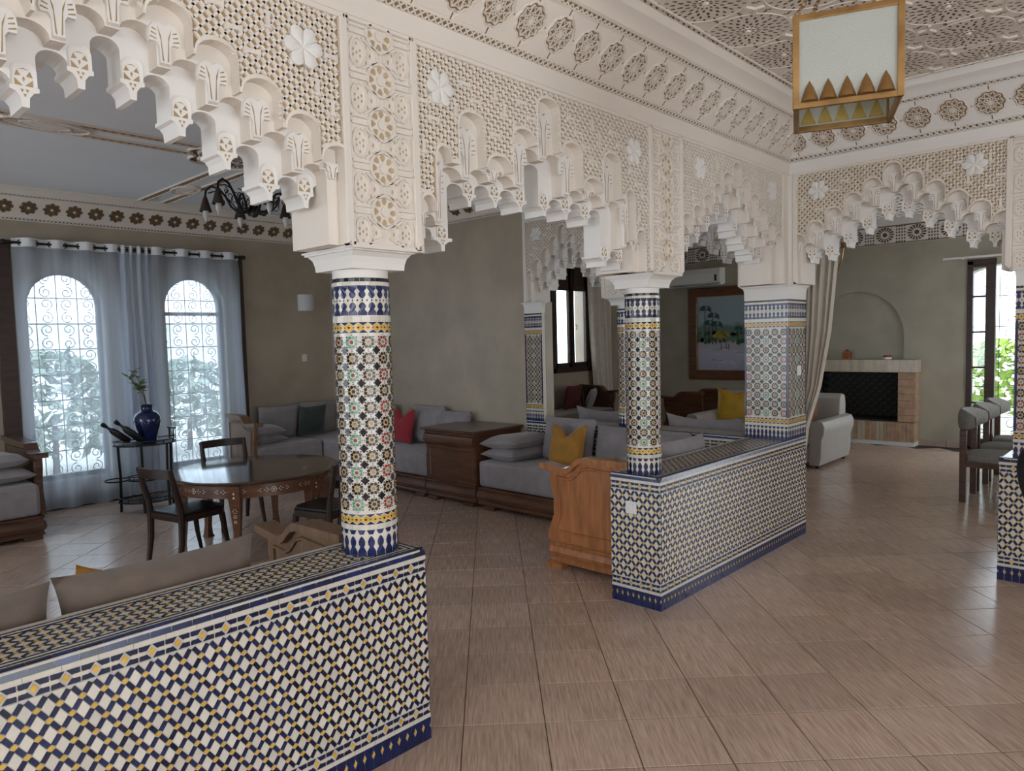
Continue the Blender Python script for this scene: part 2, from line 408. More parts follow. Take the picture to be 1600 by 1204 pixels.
def arch_pts(u0, u1, zs, n=14, k=1.0):
    c = (u0 + u1) / 2; r = (u1 - u0) / 2
    return [(c - r * math.cos(math.pi * i / n), zs + r * k * math.sin(math.pi * i / n)) for i in range(n + 1)]

def holed(mbx, fn, u0, u1, z0, z1, holes, d0, d1, mi=0):
    """wall slab u0..u1 by z0..z1 with arched holes [(a, b, sill, spring, arch rise factor)], thickness d0..d1"""
    cuts = sorted(holes); x = u0
    for a, b, sill, zs, k in cuts:
        mbx.prism([(x, z0), (a, z0), (a, z1), (x, z1)], fn, d0, d1, mi)
        if sill > z0 + 0.001: mbx.prism([(a, z0), (b, z0), (b, sill), (a, sill)], fn, d0, d1, mi)
        ar = arch_pts(a, b, zs, 14, k)
        for p, q in zip(ar[:-1], ar[1:]):
            mbx.prism([p, q, (q[0], z1), (p[0], z1)], fn, d0, d1, mi)
        x = b
    mbx.prism([(x, z0), (u1, z0), (u1, z1), (x, z1)], fn, d0, d1, mi)

# salon: back wall (x = XA) and window wall (y = 6.12)
mb = MB(); mb.box(XA, XA + 0.25, 2.66, 6.4, -0.004, CZ + 0.2)
struct('wall_back', mb, MT['tadelakt'], 'beige polished plaster back wall of the salon')
PW = PL((0, 6.12, 0), (1, 0, 0), (0, 0, 1), (0, -1, 0))
WINS = [(1.90, 2.60, 0.28, 2.05, 1.0), (3.22, 3.91, 0.24, 2.06, 1.0)]
mb = MB(); holed(mb, PW, -3.8, XA, -0.004, CZ + 0.2, WINS, 0, -0.25)
struct('wall_window', mb, MT['tadelakt'], 'beige plaster salon wall with two arched garden windows')
mb = MB(); mb.box(-3.8, XA, 0.2, 6.2, CZ, CZ + 0.15)
salon_ceiling = struct('ceiling_salon', mb, MT['ceil'], 'flat pale salon ceiling with carved plaster bands')
mb = MB(); holed(mb, PL((-3.6, 0, 0), (0, 1, 0), (0, 0, 1), (1, 0, 0)), 0.0, 6.3, -0.004, CZ + 0.2, [(1.8, 4.8, 0.3, 2.4, 0.05)], 0, -0.2)
struct('wall_salon_side', mb, MT['tadelakt'], 'beige plaster end wall of the salon')

# hall behind the camera, with the openings the daylight comes through
PH = PL((0, -5.6, 0), (1, 0, 0), (0, 0, 1), (0, 1, 0))
mb = MB(); holed(mb, PH, -3.8, 11.2, -0.004, CZ + 0.2, [(-1.2, 2.4, 0.3, 2.5, 0.05)], 0, -0.25)
struct('wall_rear', mb, MT['plaster_white'], 'plain white hall wall behind the viewer')
PS = PL((-3.6, 0, 0), (0, 1, 0), (0, 0, 1), (1, 0, 0))
mb = MB(); holed(mb, PS, -5.9, 0.0, -0.004, CZ + 0.2, [(-3.9, -1.3, 0.3, 2.5, 0.05)], 0, -0.25)
struct('wall_hall_side', mb, MT['plaster_white'], 'plain white hall end wall with a wide window')

# far rooms: second sitting room (y > 0) and fireplace room, wall with painting and fireplace at x = 11
PF = PL((11.0, 0, 0), (0, 1, 0), (0, 0, 1), (-1, 0, 0))
NICHE = (0.70, 1.95, -0.004, 1.52, 1.0)
mb = MB(); holed(mb, PF, -3.3, 5.4, -0.004, CZ + 0.2, [(-1.30, -0.05, -0.004, 2.25, 0.25), NICHE], 0, -0.25)
mb.prism([(0.6, 1.003), (2.05, 1.003), (2.05, 2.4), (0.6, 2.4)], PF, -0.05, -0.25)
WF = struct('wall_far', mb, MT['tadelakt_grey'], 'greenish beige plaster far wall with a shallow arched niche above the fireplace')
PR2 = PL((0, 5.3, 0), (1, 0, 0), (0, 0, 1), (0, -1, 0))
W2 = (8.93, 9.83, 1.06, 2.60, 0.05)
mb = MB(); holed(mb, PR2, XA + 0.25, 11.2, -0.004, CZ + 0.2, [W2], 0, -0.25)
struct('wall_second_room', mb, MT['tadelakt'], 'beige plaster wall of the second sitting room around its wooden window')
PFR = PL((0, -3.2, 0), (1, 0, 0), (0, 0, 1), (0, 1, 0))
mb = MB(); holed(mb, PFR, XA + T, 11.2, -0.004, CZ + 0.2, [(7.8, 10.6, 0.02, 2.4, 0.05)], 0, -0.25)
struct('wall_right', mb, MT['tadelakt_grey'], 'greenish beige side wall of the fireplace room')
mb = MB(); mb.box(XA + T, 11.2, -3.4, 5.5, CZ, CZ + 0.15)
far_ceiling = struct('ceiling_far', mb, MT['plaster_white'], 'white carved ceiling of the rooms beyond the far arcade')
mb = MB()
PC2 = PL((0, 0, CZ), (1, 0, 0), (0, 1, 0), (0, 0, -1))
for i in range(60):
    for j in range(40):
        u, v = 6.0 + i * 0.085, -1.7 + j * 0.085
        if (i + j) % 2 == 0:
            mb.rib(PC2, (u, v), (u + 0.085, v + 0.085), 0.022, 0.014, 0, 0.014); mb.rib(PC2, (u + 0.085, v), (u, v + 0.085), 0.022, 0.014, 0, 0.014)
mb.build('ceiling_relief', MT['plaster_white'], far_ceiling, kind='stuff')
# skirting of the far wall
bs = bpy.data.objects.new('baseboard_far', None); col.objects.link(bs); tag(bs, 'pinkish tile skirting along the far wall', kind='structure')
sk = MB(); sk.box(10.985, 11.0, -0.165, 0.165, -0.004, 0.085); skm = sk.mesh('skirting_tile', MT['skirt'])
for y in (0.33, -0.005 + 0.0, ):
    pass
for k, y in enumerate((0.335, 4.9, 4.56, 4.22, 3.88, 3.54, 3.2, 2.86, 2.52)):
    inst('skirting_tile', skm, bs, Matrix.Translation((0, y, 0)))
sk2 = MB(); sk2.box(10.985, 11.0, -0.04, 0.16, -0.004, 0.085); inst('skirting_tile', sk2.mesh('skirting_tile_cut', MT['skirt']), bs)
# ================================================================== ZELLIGE PATTERNS
def rhomb(u, v, a, b): return [(u - a, v), (u, v - b), (u + a, v), (u, v + b)]
def ngon(u, v, r, n, ph=0.0): return [(u + r * math.cos(ph + 2 * math.pi * i / n), v + r * math.sin(ph + 2 * math.pi * i / n)) for i in range(n)]

def z_field(pieces, u0, u1, v0, v1, pu=0.054, rows=7, bw=0.0150, ka=0.0108, kb=0.0080):
    """lozenge field: white lozenges, dark bars along the diagonals, yellow knots. pieces(kind, poly) is called for each"""
    n = max(1, round((u1 - u0) / pu)); pu = (u1 - u0) / n; pv = (v1 - v0) / rows
    a, b = pu / 2, pv / 2; L = math.hypot(a, b); sa, sb = bw / 2 * L / b, bw / 2 * L / a   # inset of the lozenge tips
    for i in range(2 * n + 1):
        for j in range(2 * rows + 1):
            u, v = u0 + i * a, v0 + j * b
            if (i + j) % 2 == 1:
                ia, ib = a - sa * 1.1, b - sb * 1.1
                if ia > 0.004 and ib > 0.004:
                    if 0 < i < 2 * n and 0 < j < 2 * rows: pieces('lozenge', rhomb(u, v, ia, ib), (u, v))
                    elif i in (0, 2 * n) and 0 < j < 2 * rows:
                        s = 1 if i == 0 else -1; pieces('half', [(u, v - ib), (u + s * ia, v), (u, v + ib)], (u, v))
                    elif j in (0, 2 * rows) and 0 < i < 2 * n:
                        s = 1 if j == 0 else -1; pieces('half', [(u - ia, v), (u, v + s * ib), (u + ia, v)], (u, v))
            else:
                if 0 < i < 2 * n and 0 < j < 2 * rows: pieces('knot', rhomb(u, v, ka, kb), (u, v))
                for s in (1, -1):
                    if j < 2 * rows and 0 <= i + s <= 2 * n:
                        tu, tv = s * a / L, b / L; nu, nv = -tv, tu; g = 0.0092; h = bw / 2 - 0.0010
                        p, q = (u + tu * g, v + tv * g), (u + s * a - tu * g, v + b - tv * g)
                        pieces('bar%+d' % s, [(p[0] + nu * h, p[1] + nv * h), (p[0] - nu * h, p[1] - nv * h), (q[0] - nu * h, q[1] - nv * h), (q[0] + nu * h, q[1] + nv * h)], ((p[0] + q[0]) / 2, (p[1] + q[1]) / 2))

def z_border(mb, fn, u0, u1, v0, v1, d=0.003, per=0.074):
    n = max(1, round((u1 - u0) / per)); p = (u1 - u0) / n; h = v1 - v0
    for i in range(n):
        a = u0 + i * p; m = a + p / 2; vc = (v0 + v1) / 2
        for s in (-1, 1):
            e = v0 if s < 0 else v1
            for c0, c1 in ((a, m), (m, a + p)):
                mb.prism([(c0 + 0.002, e), (c1 - 0.002, e), (c1 - 0.002 - (0.012 if c1 > m else 0.0), e - s * h * 0.36), (c0 + 0.002 + (0.012 if c0 == a else 0.0), e - s * h * 0.36)], fn, 0, d, ZB, False)
        w = h * 0.17
        mb.prism([(a + 0.014, vc), (a + 0.020, vc - w), (m - 0.008, vc - w * 1.0), (m, vc - w * 1.5), (m + 0.008, vc - w), (a + p - 0.020, vc - w), (a + p - 0.014, vc), (a + p - 0.020, vc + w), (m + 0.008, vc + w), (m, vc + w * 1.5), (m - 0.008, vc + w), (a + 0.020, vc + w)], fn, 0, d, ZW, False)
        if i: mb.prism(rhomb(a, vc, 0.010, h * 0.30), fn, 0, d, ZY, False)

def z_strip(mb, fn, u0, u1, v0, v1, mi, per=0.06, d=0.003, gap=0.0015):
    n = max(1, round((u1 - u0) / per)); p = (u1 - u0) / n
    for i in range(n):
        mb.prism([(u0 + i * p + gap / 2, v0), (u0 + (i + 1) * p - gap / 2, v0), (u0 + (i + 1) * p - gap / 2, v1), (u0 + i * p + gap / 2, v1)], fn, 0, d, mi, False)

def z_plinth(mb, fn, u0, u1, v0, v1, d=0.003, per=0.040, knot=ZY, blue=ZC):
    n = max(1, round((u1 - u0) / per)); p = (u1 - u0) / n; vk = v0 + (v1 - v0) * 0.62; kb = (v1 - v0) * 0.17; ka = p * 0.20
    for i in range(n):
        a, b = u0 + i * p + 0.0011, u0 + (i + 1) * p - 0.0011
        mb.prism([(a, v0), (b, v0), (b, vk - kb * 1.1), (b - ka, vk), (b, vk + kb * 1.1), (b, v1), (a, v1), (a, vk + kb * 1.1), (a + ka, vk), (a, vk - kb * 1.1)], fn, 0, d, blue, False)
        if i: mb.prism(rhomb(u0 + i * p, vk, ka * 0.72, kb * 0.85), fn, 0, d, knot, False)

def z_baluster(mb, fn, u0, u1, v0, v1, up, d=0.0015, per=0.031, blue=ZC, mi_k=ZW):
    """dark baluster shapes on white; up = +1 feet at the bottom, -1 hanging"""
    n = max(1, round((u1 - u0) / per)); p = (u1 - u0) / n; h = v1 - v0
    prof = [(0.47, 0.0), (0.47, 0.22), (0.20, 0.46), (0.34, 0.58), (0.36, 0.74), (0.20, 0.90), (0.0, 1.0)]
    for i in range(n):
        c = u0 + (i + 0.5) * p
        pts = [(c + x * p, y) for x, y in prof] + [(c - x * p, y) for x, y in reversed(prof[:-1])]
        mb.flat([(u, (v0 + y * h) if up > 0 else (v1 - y * h)) for u, y in pts], fn, d, blue)

def z_yellowband(mb, fn, u0, u1, v0, v1, d=0.0015, per=0.031):
    n = max(1, round((u1 - u0) / per)); p = (u1 - u0) / n; h = v1 - v0; vc = (v0 + v1) / 2
    for i in range(n):
        a = u0 + i * p
        mb.flat([(a, v0), (a + p, v0), (a + p / 2, v0 + h * 0.30)], fn, d, ZB); mb.flat([(a, v1), (a + p / 2, v1 - h * 0.30), (a + p, v1)], fn, d, ZB)
        mb.flat([(a, v0 + h * 0.12), (a + p / 2, v0 + h * 0.36), (a + p, v0 + h * 0.12), (a + p, v1 - h * 0.12), (a + p / 2, v1 - h * 0.36), (a, v1 - h * 0.12)], fn, d * 0.8, ZY)
        mb.flat(rhomb(a, vc, p * 0.16, h * 0.12), fn, d * 1.6, ZK); mb.flat(rhomb(a + p / 2, vc, p * 0.10, h * 0.07), fn, d * 1.6, ZK)

def z_stars(mb, fn, u0, u1, v0, v1, pit=0.0628, d=0.0015, ph=0):
    q = pit / 0.0628
    n = max(1, round((u1 - u0) / pit)); pu = (u1 - u0) / n; m = max(1, round((v1 - v0) / pit)); pv = (v1 - v0) / m
    pal = [(ZR, ZG, ZW), (ZK, ZS, ZY), (ZG, ZR, ZW), (ZK, ZB, ZY)]
    for j in range(m + 1):
        for i in range(n + (0 if isinstance(fn, CYL) else 1)):
            u, v = u0 + i * pu, v0 + j * pv
            if (isinstance(fn, CYL) or 0 < i < n) and 0 < j < m:
                mb.flat(ngon(u, v, 0.0128 * q, 8, 0.39), fn, d, ZK)
                for k in range(4): mb.flat(ngon(u + 0.0128 * q * math.cos(k * math.pi / 2), v + 0.0128 * q * math.sin(k * math.pi / 2), 0.005 * q, 4), fn, d, ZK)
    for j in range(m):
        for i in range(n):
            u, v = u0 + (i + 0.5) * pu, v0 + (j + 0.5) * pv
            c, k0, e = pal[((i + ph) % 2) + (2 if (j + (i // 2)) % 2 else 0)] if (i + j) % 2 == 0 else pal[1 + 2 * (((i - j) // 2) % 2)]
            mb.flat(ngon(u, v, 0.0076 * q, 8, 0.39), fn, d, k0)
            for k in range(8):
                a = 2 * math.pi * (k + 0.5) / 8
                mb.flat(ngon(u + 0.0182 * q * math.cos(a), v + 0.0182 * q * math.sin(a), 0.0082 * q, 4, a), fn, d, c)
                if e == ZY: mb.flat(ngon(u + 0.0112 * q * math.cos(a + math.pi / 8), v + 0.0112 * q * math.sin(a + math.pi / 8), 0.0042 * q, 4, a + math.pi / 8), fn, d, ZY)
            for k in range(8):
                a = 2 * math.pi * k / 8
                mb.flat(ngon(u + 0.0272 * q * math.cos(a), v + 0.0272 * q * math.sin(a), 0.0040 * q, 4, a), fn, d, ZK if (k % 2) else ZS)

# heights on a low wall face
V_PL, V_W1, V_B1, V_F0, V_F1, V_B2, V_W2 = 0.088, 0.106, 0.150, 0.154, 0.690, 0.735, 0.752
def face_tiles(mb, fn, L, individual=None):
    z_plinth(mb, fn, 0.0, L, 0.0, V_PL)
    z_strip(mb, fn, 0, L, V_PL + 0.002, V_W1, ZW, 0.09)
    z_border(mb, fn, 0, L, V_W1 + 0.002, V_B1)
    z_border(mb, fn, 0, L, V_F1 + 0.003, V_B2 - 0.001)
    z_strip(mb, fn, 0, L, V_B2 + 0.001, V_W2, ZW, 0.09)
    def pc(kind, poly, c):
        mi = {'lozenge': ZW, 'half': ZW, 'knot': ZY}.get(kind, ZB)
        if individual is not None and kind in ('lozenge', 'bar+1', 'bar-1'): individual.append((kind, poly, c))
        else: mb.prism(poly, fn, 0, 0.003, mi, False)
    z_field(pc, 0.0, L, V_F0, V_F1)

def low_wall(name, x0, x1, y0, y1, label, faces, keep=None):
    """zellige half wall; faces: which sides are tiled ('-y', '-x', '+x', '+y')"""
    root = empty(name, ((x0 + x1) / 2, (y0 + y1) / 2, 0), label, 'half wall')
    e = 0.003; bev = 0.022
    mb = MB(); mb.box(x0 + e, x1 - e, y0 + e, y1 - e, -0.004, HW - e); at(root, mb.build('core', MT['grout']))
    tiles = MB(); cop = []
    SIDES = {'-y': (PL((x0, y0 + e, 0), (1, 0, 0), (0, 0, 1), (0, -1, 0)), x1 - x0), '+y': (PL((x1, y1 - e, 0), (-1, 0, 0), (0, 0, 1), (0, 1, 0)), x1 - x0),
             '-x': (PL((x0 + e, y1, 0), (0, -1, 0), (0, 0, 1), (-1, 0, 0)), y1 - y0), '+x': (PL((x1 - e, y0, 0), (0, 1, 0), (0, 0, 1), (1, 0, 0)), y1 - y0)}
    indiv = []
    for s in faces:
        fn, L = SIDES[s]
        if keep and s == '-y':
            ind = []; face_tiles(tiles, fn, L, ind); indiv += [(k, p, c, fn) for k, p, c in ind]
        else: face_tiles(tiles, fn, L)
        # coping tiles: a blue bevelled edge
        n = max(1, round(L / 0.062)); p = L / n
        for i in range(n):
            a, b = i * p + 0.0008, (i + 1) * p - 0.0008
            cop.append((fn, a, b))
    # top: lozenges between two borders
    ft = PL((x0, y0, HW - e), (1, 0, 0), (0, 1, 0), (0, 0, 1)); Lx, Ly = x1 - x0, y1 - y0; q = 0.026
    def band(o_, w, mi, per=0.08):
        z_strip(tiles, ft, o_, Lx - o_, o_, o_ + w, mi, per); z_strip(tiles, ft, o_, Lx - o_, Ly - o_ - w, Ly - o_, mi, per)
        fy = PL((x0, y0, HW - e), (0, 1, 0), (1, 0, 0), (0, 0, 1))
        z_strip(tiles, fy, o_ + w, Ly - o_ - w, o_, o_ + w, mi, per); z_strip(tiles, fy, o_ + w, Ly - o_ - w, Lx - o_ - w, Lx - o_, mi, per)
    band(q, 0.010, ZW); band(q + 0.012, 0.009, ZB); band(q + 0.023, 0.010, ZW); band(q + 0.035, 0.008, ZB)
    o2 = q + 0.046
    def pc(kind, poly, c): tiles.prism(poly, ft, 0, e, {'lozenge': ZW, 'half': ZW, 'knot': ZY}.get(kind, ZB), False)
    z_field(pc, o2, Lx - o2, o2, Ly - o2, 0.060, 4, 0.0135, 0.0075, 0.0055)
    at(root, tiles.build('zellige_tiles', Z, kind='stuff'))
    def coping(mbx, fn, a, b, i=0):
        k = len(mbx.v)
        prof = [(V_W2 + 0.001, 0.0), (V_W2 + 0.001, e + 0.001), (HW - 0.006, e - 0.004), (HW + 0.0005, -0.012), (HW + 0.0005, -bev - 0.003), (HW - 0.01, -bev)]
        for u in (a, b): mbx.v.extend(tuple(fn(u, z, d)) for z, d in prof)
        n = len(prof)
        for j in range(n - 1): mbx.f.append((k + j, k + j + 1, k + n + j + 1, k + n + j)); mbx.m.append(0)
        mbx.f += [tuple(k + j for j in range(n)), tuple(k + n + j for j in range(n))]; mbx.m += [0, 0]
    if keep:
        for fn, a, b in cop:
            m1 = MB(); coping(m1, fn, a, b); at(root, m1.build('coping_tile', MT['z_cobalt'] if random.random() < .5 else MT['z_blue']))
        # the 300 tiles of each kind that show largest are parts of their own, the rest is one part
        proto = {}; other = MB(); count = {'lozenge': 0, 'bar': 0}
        def nearness(t):
            pr = project(t[3](*t[2], 0)); 
            return 99 if not pr or not (-10 < pr[0] < 1610 and pr[1] < 1215) else pr[2]
        for kind, poly, c, fn in sorted(indiv, key=nearness):
            kk = 'lozenge' if kind == 'lozenge' else 'bar'
            if count[kk] < 300:
                count[kk] += 1
                if kind not in proto:
                    m1 = MB(); pl0 = PL((0, 0, 0), fn.eu, fn.ev, fn.n); m1.prism([(u - c[0], v - c[1]) for u, v in poly], pl0, 0, 0.0035, 0, False)
                    proto[kind] = m1.mesh(kk + '_tile', MT['z_white'] if kk == 'lozenge' else MT['z_blue'])
                o = inst(kk + '_tile', proto[kind]); at(root, o); o.location = fn(c[0], c[1], random.uniform(-0.0004, 0.0004))
            else: other.prism(poly, fn, 0, 0.0035, ZW if kk == 'lozenge' else ZB, False)
        at(root, other.build('tile_remainder', Z, kind='stuff'))
    else:
        m1 = MB()
        for fn, a, b in cop: coping(m1, fn, a, b)
        at(root, m1.build('coping', MT['z_cobalt'], kind='stuff'))
    return root

WALL1 = low_wall('tiled_half_wall', -0.65, 1.80, 0, T, 'blue and white mosaic half wall in the foreground carrying the nearest round column', ['-y', '+x'], keep=True)
WALL2 = low_wall('tiled_half_wall', 3.538, XA + T, 0, T, 'blue and white mosaic half wall with a white socket on its end', ['-y', '-x'])
WALL3 = low_wall('tiled_half_wall', XA, XA + T, -3.0, -1.335, 'blue and white mosaic half wall cut by the right edge of the picture', ['-x', '+y', '-y'])
WALL4 = low_wall('tiled_half_wall', XA, XA + T, T + 0.002, 2.66, 'mosaic half wall behind the grey corner sofa cushions', ['-x', '+x'])

# ================================================================== COLUMNS AND PILLARS
ZT = 1.843; ZS_CAP = 1.951
def shaft_tiles(mb, fn, u0, u1, per, pit, ph=0):
    z0 = HW
    z_baluster(mb, fn, u0, u1, z0, z0 + 0.078, 1, per=per)
    z_strip(mb, fn, u0, u1, z0 + 0.103, z0 + 0.120, ZW, 0.035, 0.002)
    n = max(1, round((u1 - u0) / per)); p = (u1 - u0) / n
    for i in range(n): mb.flat([(u0 + (i + .06) * p, z0 + 0.101), (u0 + (i + .3) * p, z0 + 0.084), (u0 + (i + .7) * p, z0 + 0.084), (u0 + (i + .94) * p, z0 + 0.101)], fn, 0.0015, ZC)
    z_yellowband(mb, fn, u0, u1, z0 + 0.122, z0 + 0.162, per=per)
    z_stars(mb, fn, u0, u1, z0 + 0.168, 1.632, pit, ph=ph)
    z_yellowband(mb, fn, u0, u1, 1.636, 1.676, per=per)
    z_strip(mb, fn, u0, u1, 1.679, 1.698, ZW, 0.035, 0.002)
    z_baluster(mb, fn, u0, u1, 1.702, 1.752, 1, per=per)
    z_baluster(mb, fn, u0, u1, 1.764, 1.814, -1, per=per)
    for i in range(2 * n): mb.flat(rhomb(u0 + i * p / 2, 1.758, 0.0035, 0.005), fn, 0.0015, ZK)
    z_strip(mb, fn, u0, u1, 1.816, 1.828, ZW, 0.035, 0.0015)
    z_strip(mb, fn, u0, u1, 1.829, ZT, ZK, 0.02, 0.0015)

def capital(mb, cx, cy, wx0, wy0, wx1, wy1, z0, z1):
    """square cavetto capital from (wx0, wy0) up to (wx1, wy1)"""
    prof = [(0.0, 0.0), (0.06, 0.30), (0.22, 0.58), (0.55, 0.78), (0.80, 0.80), (0.80, 0.90), (1.0, 0.91), (1.0, 1.0)]
    k = len(mb.v)
    for t, h in prof:
        a, b, z = wx0 + (wx1 - wx0) * t, wy0 + (wy1 - wy0) * t, z0 + (z1 - z0) * h
        mb.v += [(cx - a, cy - b, z), (cx + a, cy - b, z), (cx + a, cy + b, z), (cx - a, cy + b, z)]
    for j in range(len(prof) - 1):
        for i in range(4):
            n = (i + 1) % 4; mb.f.append((k + 4 * j + i, k + 4 * j + n, k + 4 * j + 4 + n, k + 4 * j + 4 + i)); mb.m.append(0)
    mb.f += [(k, k + 1, k + 2, k + 3), tuple(k + 4 * (len(prof) - 1) + i for i in range(4))]; mb.m += [0, 0]

def round_column(cx, cy, r, label, turned=False):
    root = empty('round_column', (cx, cy, HW), label, 'column')
    mb = MB(); mb.lathe([(r, HW + 0.001), (r, ZT)], (cx, cy, 0), 48); at(root, mb.build('shaft', MT['z_white'], smooth=40))
    mb = MB(); L = 2 * math.pi * r; n = 11
    shaft_tiles(mb, CYL((cx, cy, 0), r), 0, L, L / 19, L / n); at(root, mb.build('zellige_tiles', Z, kind='stuff'))
    mb = MB(); mb.lathe([(r - 0.003, ZT), (r - 0.003, 1.872), (r - 0.001, 1.878)], (cx, cy, 0), 40); at(root, mb.build('neck', MT['plaster_white'], smooth=40))
    mb = MB(); capital(mb, cx, cy, r + 0.012, r + 0.012, *((T / 2 + 0.004, 0.147) if turned else (0.147, T / 2 + 0.004)), 1.874, 1.951); at(root, mb.build('capital', MT['plaster_white']))
    return root
round_column(1.662, T / 2, 0.109, 'round mosaic column standing on the foreground half wall')
round_column(3.647, T / 2, 0.102, 'round mosaic column standing on the half wall with the socket')

def square_pillar(x0, x1, y0, y1, label, faces, name='square_pillar', cat='pillar'):
    root = empty(name, ((x0 + x1) / 2, (y0 + y1) / 2, HW), label, cat)
    mb = MB(); e = 0.002; mb.box(x0 + e, x1 - e, y0 + e, y1 - e, HW + 0.001, ZT); at(root, mb.build('shaft', MT['z_white']))
    mb = MB()
    S = {'-y': (PL((x0, y0 + e, 0), (1, 0, 0), (0, 0, 1), (0, -1, 0)), x1 - x0), '-x': (PL((x0 + e, y1, 0), (0, -1, 0), (0, 0, 1), (-1, 0, 0)), y1 - y0),
         '+y': (PL((x1, y1 - e, 0), (-1, 0, 0), (0, 0, 1), (0, 1, 0)), x1 - x0)}
    for s in faces:
        fn, L = S[s]; shaft_tiles(mb, fn, 0.0, L, L / 11, L / 5)
        for a, b in ((0.004, 0.016), (L - 0.016, L - 0.004)): mb.prism([(a, HW + 0.17), (b, HW + 0.17), (b, 1.634), (a, 1.634)], fn, 0, 0.0025, ZC if s != '+y' else ZB, False)
    at(root, mb.build('zellige_tiles', Z, kind='stuff'))
    mb = MB(); cx, cy = (x0 + x1) / 2, (y0 + y1) / 2; a, b = (x1 - x0) / 2, (y1 - y0) / 2
    mb.box(x0, x1, y0, y1, ZT, 1.90); capital(mb, cx, cy, a + 0.001, b + 0.001, a + 0.022, b + 0.022, 1.90, 1.951)
    at(root, mb.build('capital', MT['plaster_white'])); return root
square_pillar(XA, XA + T, 0, T, 'square mosaic pillar where the two arcades meet, with a white switch on one face', ['-x', '-y'])
square_pillar(XA, XA + T, -1.76, -1.405, 'square mosaic pillar on the half wall at the right edge of the picture', ['-x', '+y'])
round_column(XA + T / 2, 1.535, 0.103, 'round mosaic column half hidden behind the second round column', True)
square_pillar(XA, XA + 0.05, 2.43, 2.66, 'narrow mosaic pilaster at the end of the beige back wall', ['-x'], 'wall_pilaster', 'pilaster')
mb = MB(); mb.box(XA + 0.05, XA + 0.16, 2.43, 2.66, HW + 0.002, ZS_CAP)
o = mb.build('wall_pilaster_reveal', MT['tadelakt']); tag(o, 'plain beige plaster reveal behind the narrow mosaic pilaster', kind='structure')

def plate_object(name, label, cat, loc, rz, w, h, knobs):
    root = empty(name, loc, label, cat, rz=rz)
    mb = MB(); mb.box(-0.009, 0, -w / 2, w / 2, -h / 2, h / 2); mb.build('cover_plate', MT['plastic'], root, bevel=0.003)
    mb = MB()
    for y in knobs: mb.box(-0.0125, -0.009, y - w * 0.3, y + w * 0.3, -h * 0.3, h * 0.3)
    mb.build('rocker', MT['plastic'], root, bevel=0.0015); return root
plate_object('socket_plate', 'white square socket plate on the end of the mosaic half wall', 'socket', (3.5375, 0.195, 0.585), 0, 0.075, 0.075, (0,))
plate_object('light_switch', 'white light switch on the shaded face of the square mosaic pillar', 'switch', (XA + 0.19, -0.0003, 1.30), math.pi / 2, 0.07, 0.075, (0,))
plate_object('light_switch', 'small pale switch on the beige salon wall below the wall lamp', 'switch', (4.93, 6.12, 1.42), -math.pi / 2 + math.pi, 0.07, 0.09, (0,))
# ================================================================== ARCADES
def outline(slots, gz, u0, u1, zs):
    """opening edge, left to right. slots: (centre, half width, top, rise); gz: level of the solid between slots"""
    pts = [(u0, zs)]
    g = [zs] + list(gz) + [zs]
    for i, (c, hw, zt, rise) in enumerate(slots):
        l, r = max(c - hw, u0), min(c + hw, u1)
        pts += [(l, min(g[i], zt - rise))]
        N = 10
        for k in range(N + 1):
            a = math.pi * k / N
            pts.append((min(max(c - hw * math.cos(a), u0), u1), zt - rise + rise * math.sin(a)))
        pts += [(r, min(g[i + 1], zt - rise))]
    pts.append((u1, zs)); return pts

def plate(mb, fn, pts, ztop, d0, d1, mi=0):
    for (a, za), (b, zb) in zip(pts[:-1], pts[1:]):
        mb.poly([fn(a, za, d0), fn(b, zb, d0), fn(b, zb, d1), fn(a, za, d1)], mi)
        if b - a > 1e-5 and ztop > max(za, zb):
            mb.poly([fn(a, za, d0), fn(b, zb, d0), fn(b, ztop, d0), fn(a, ztop, d0)], mi)
            mb.poly([fn(a, za, d1), fn(b, zb, d1), fn(b, ztop, d1), fn(a, ztop, d1)], mi)

def zat(pts, u):
    best = None
    for (a, za), (b, zb) in zip(pts[:-1], pts[1:]):
        if a <= u <= b:
            z = max(za, zb) if b - a < 1e-6 else za + (zb - za) * (u - a) / (b - a)
            best = z if best is None else max(best, z)
    return best if best is not None else 0

ZL = 2.735            # top of the lattice fields
LP = 0.0385           # lattice pitch
def lattice(mb, fn, u0, u1, pts, ztop, holes=()):
    p = LP; n = int((u1 - u0) / p) + 2; m = int((ztop - 1.9) / p) + 2
    def ok(u, v):
        if not (u0 < u < u1 and v < ztop and v > zat(pts, u) - 0.004): return False
        return all((u - a) ** 2 + (v - b) ** 2 > r * r for a, b, r in holes)
    for i in range(2 * n):
        for j in range(2 * m):
            if (i + j) % 2: continue
            u, v = u0 + i * p / 2, ztop - j * p / 2
            for s in (1, -1):
                q = (u + s * p / 2, v - p / 2)
                if ok((u + q[0]) / 2, (v + q[1]) / 2): mb.rib(fn, (u, v), q, 0.0140, 0.0080, -0.0085, -0.001)
    # bone-shaped knots, upright and lying by turns
    for i in range(n):
        for j in range(m):
            u, v = u0 + (i + 0.5) * 1.5 * p, ztop - (j + 0.55) * 1.5 * p
            if (i + 2 * j) % 3: continue
            if not ok(u, v) or not ok(u - p * .7, v - p) or not ok(u + p * .7, v + p * .9): continue
            a, b = 0.0085, p * 0.80
            bone = [(-a, -b * .5), (-a * 1.9, -b), (a * 1.9, -b), (a, -b * .5), (a, b * .5), (a * 1.9, b), (-a * 1.9, b), (-a, b * .5)]
            if (i + j) % 2: bone = [(y, x) for x, y in bone]
            mb.prism([(u + x, v + y) for x, y in bone], fn, -0.0085, 0.0025, 0, False, taper=0.12)

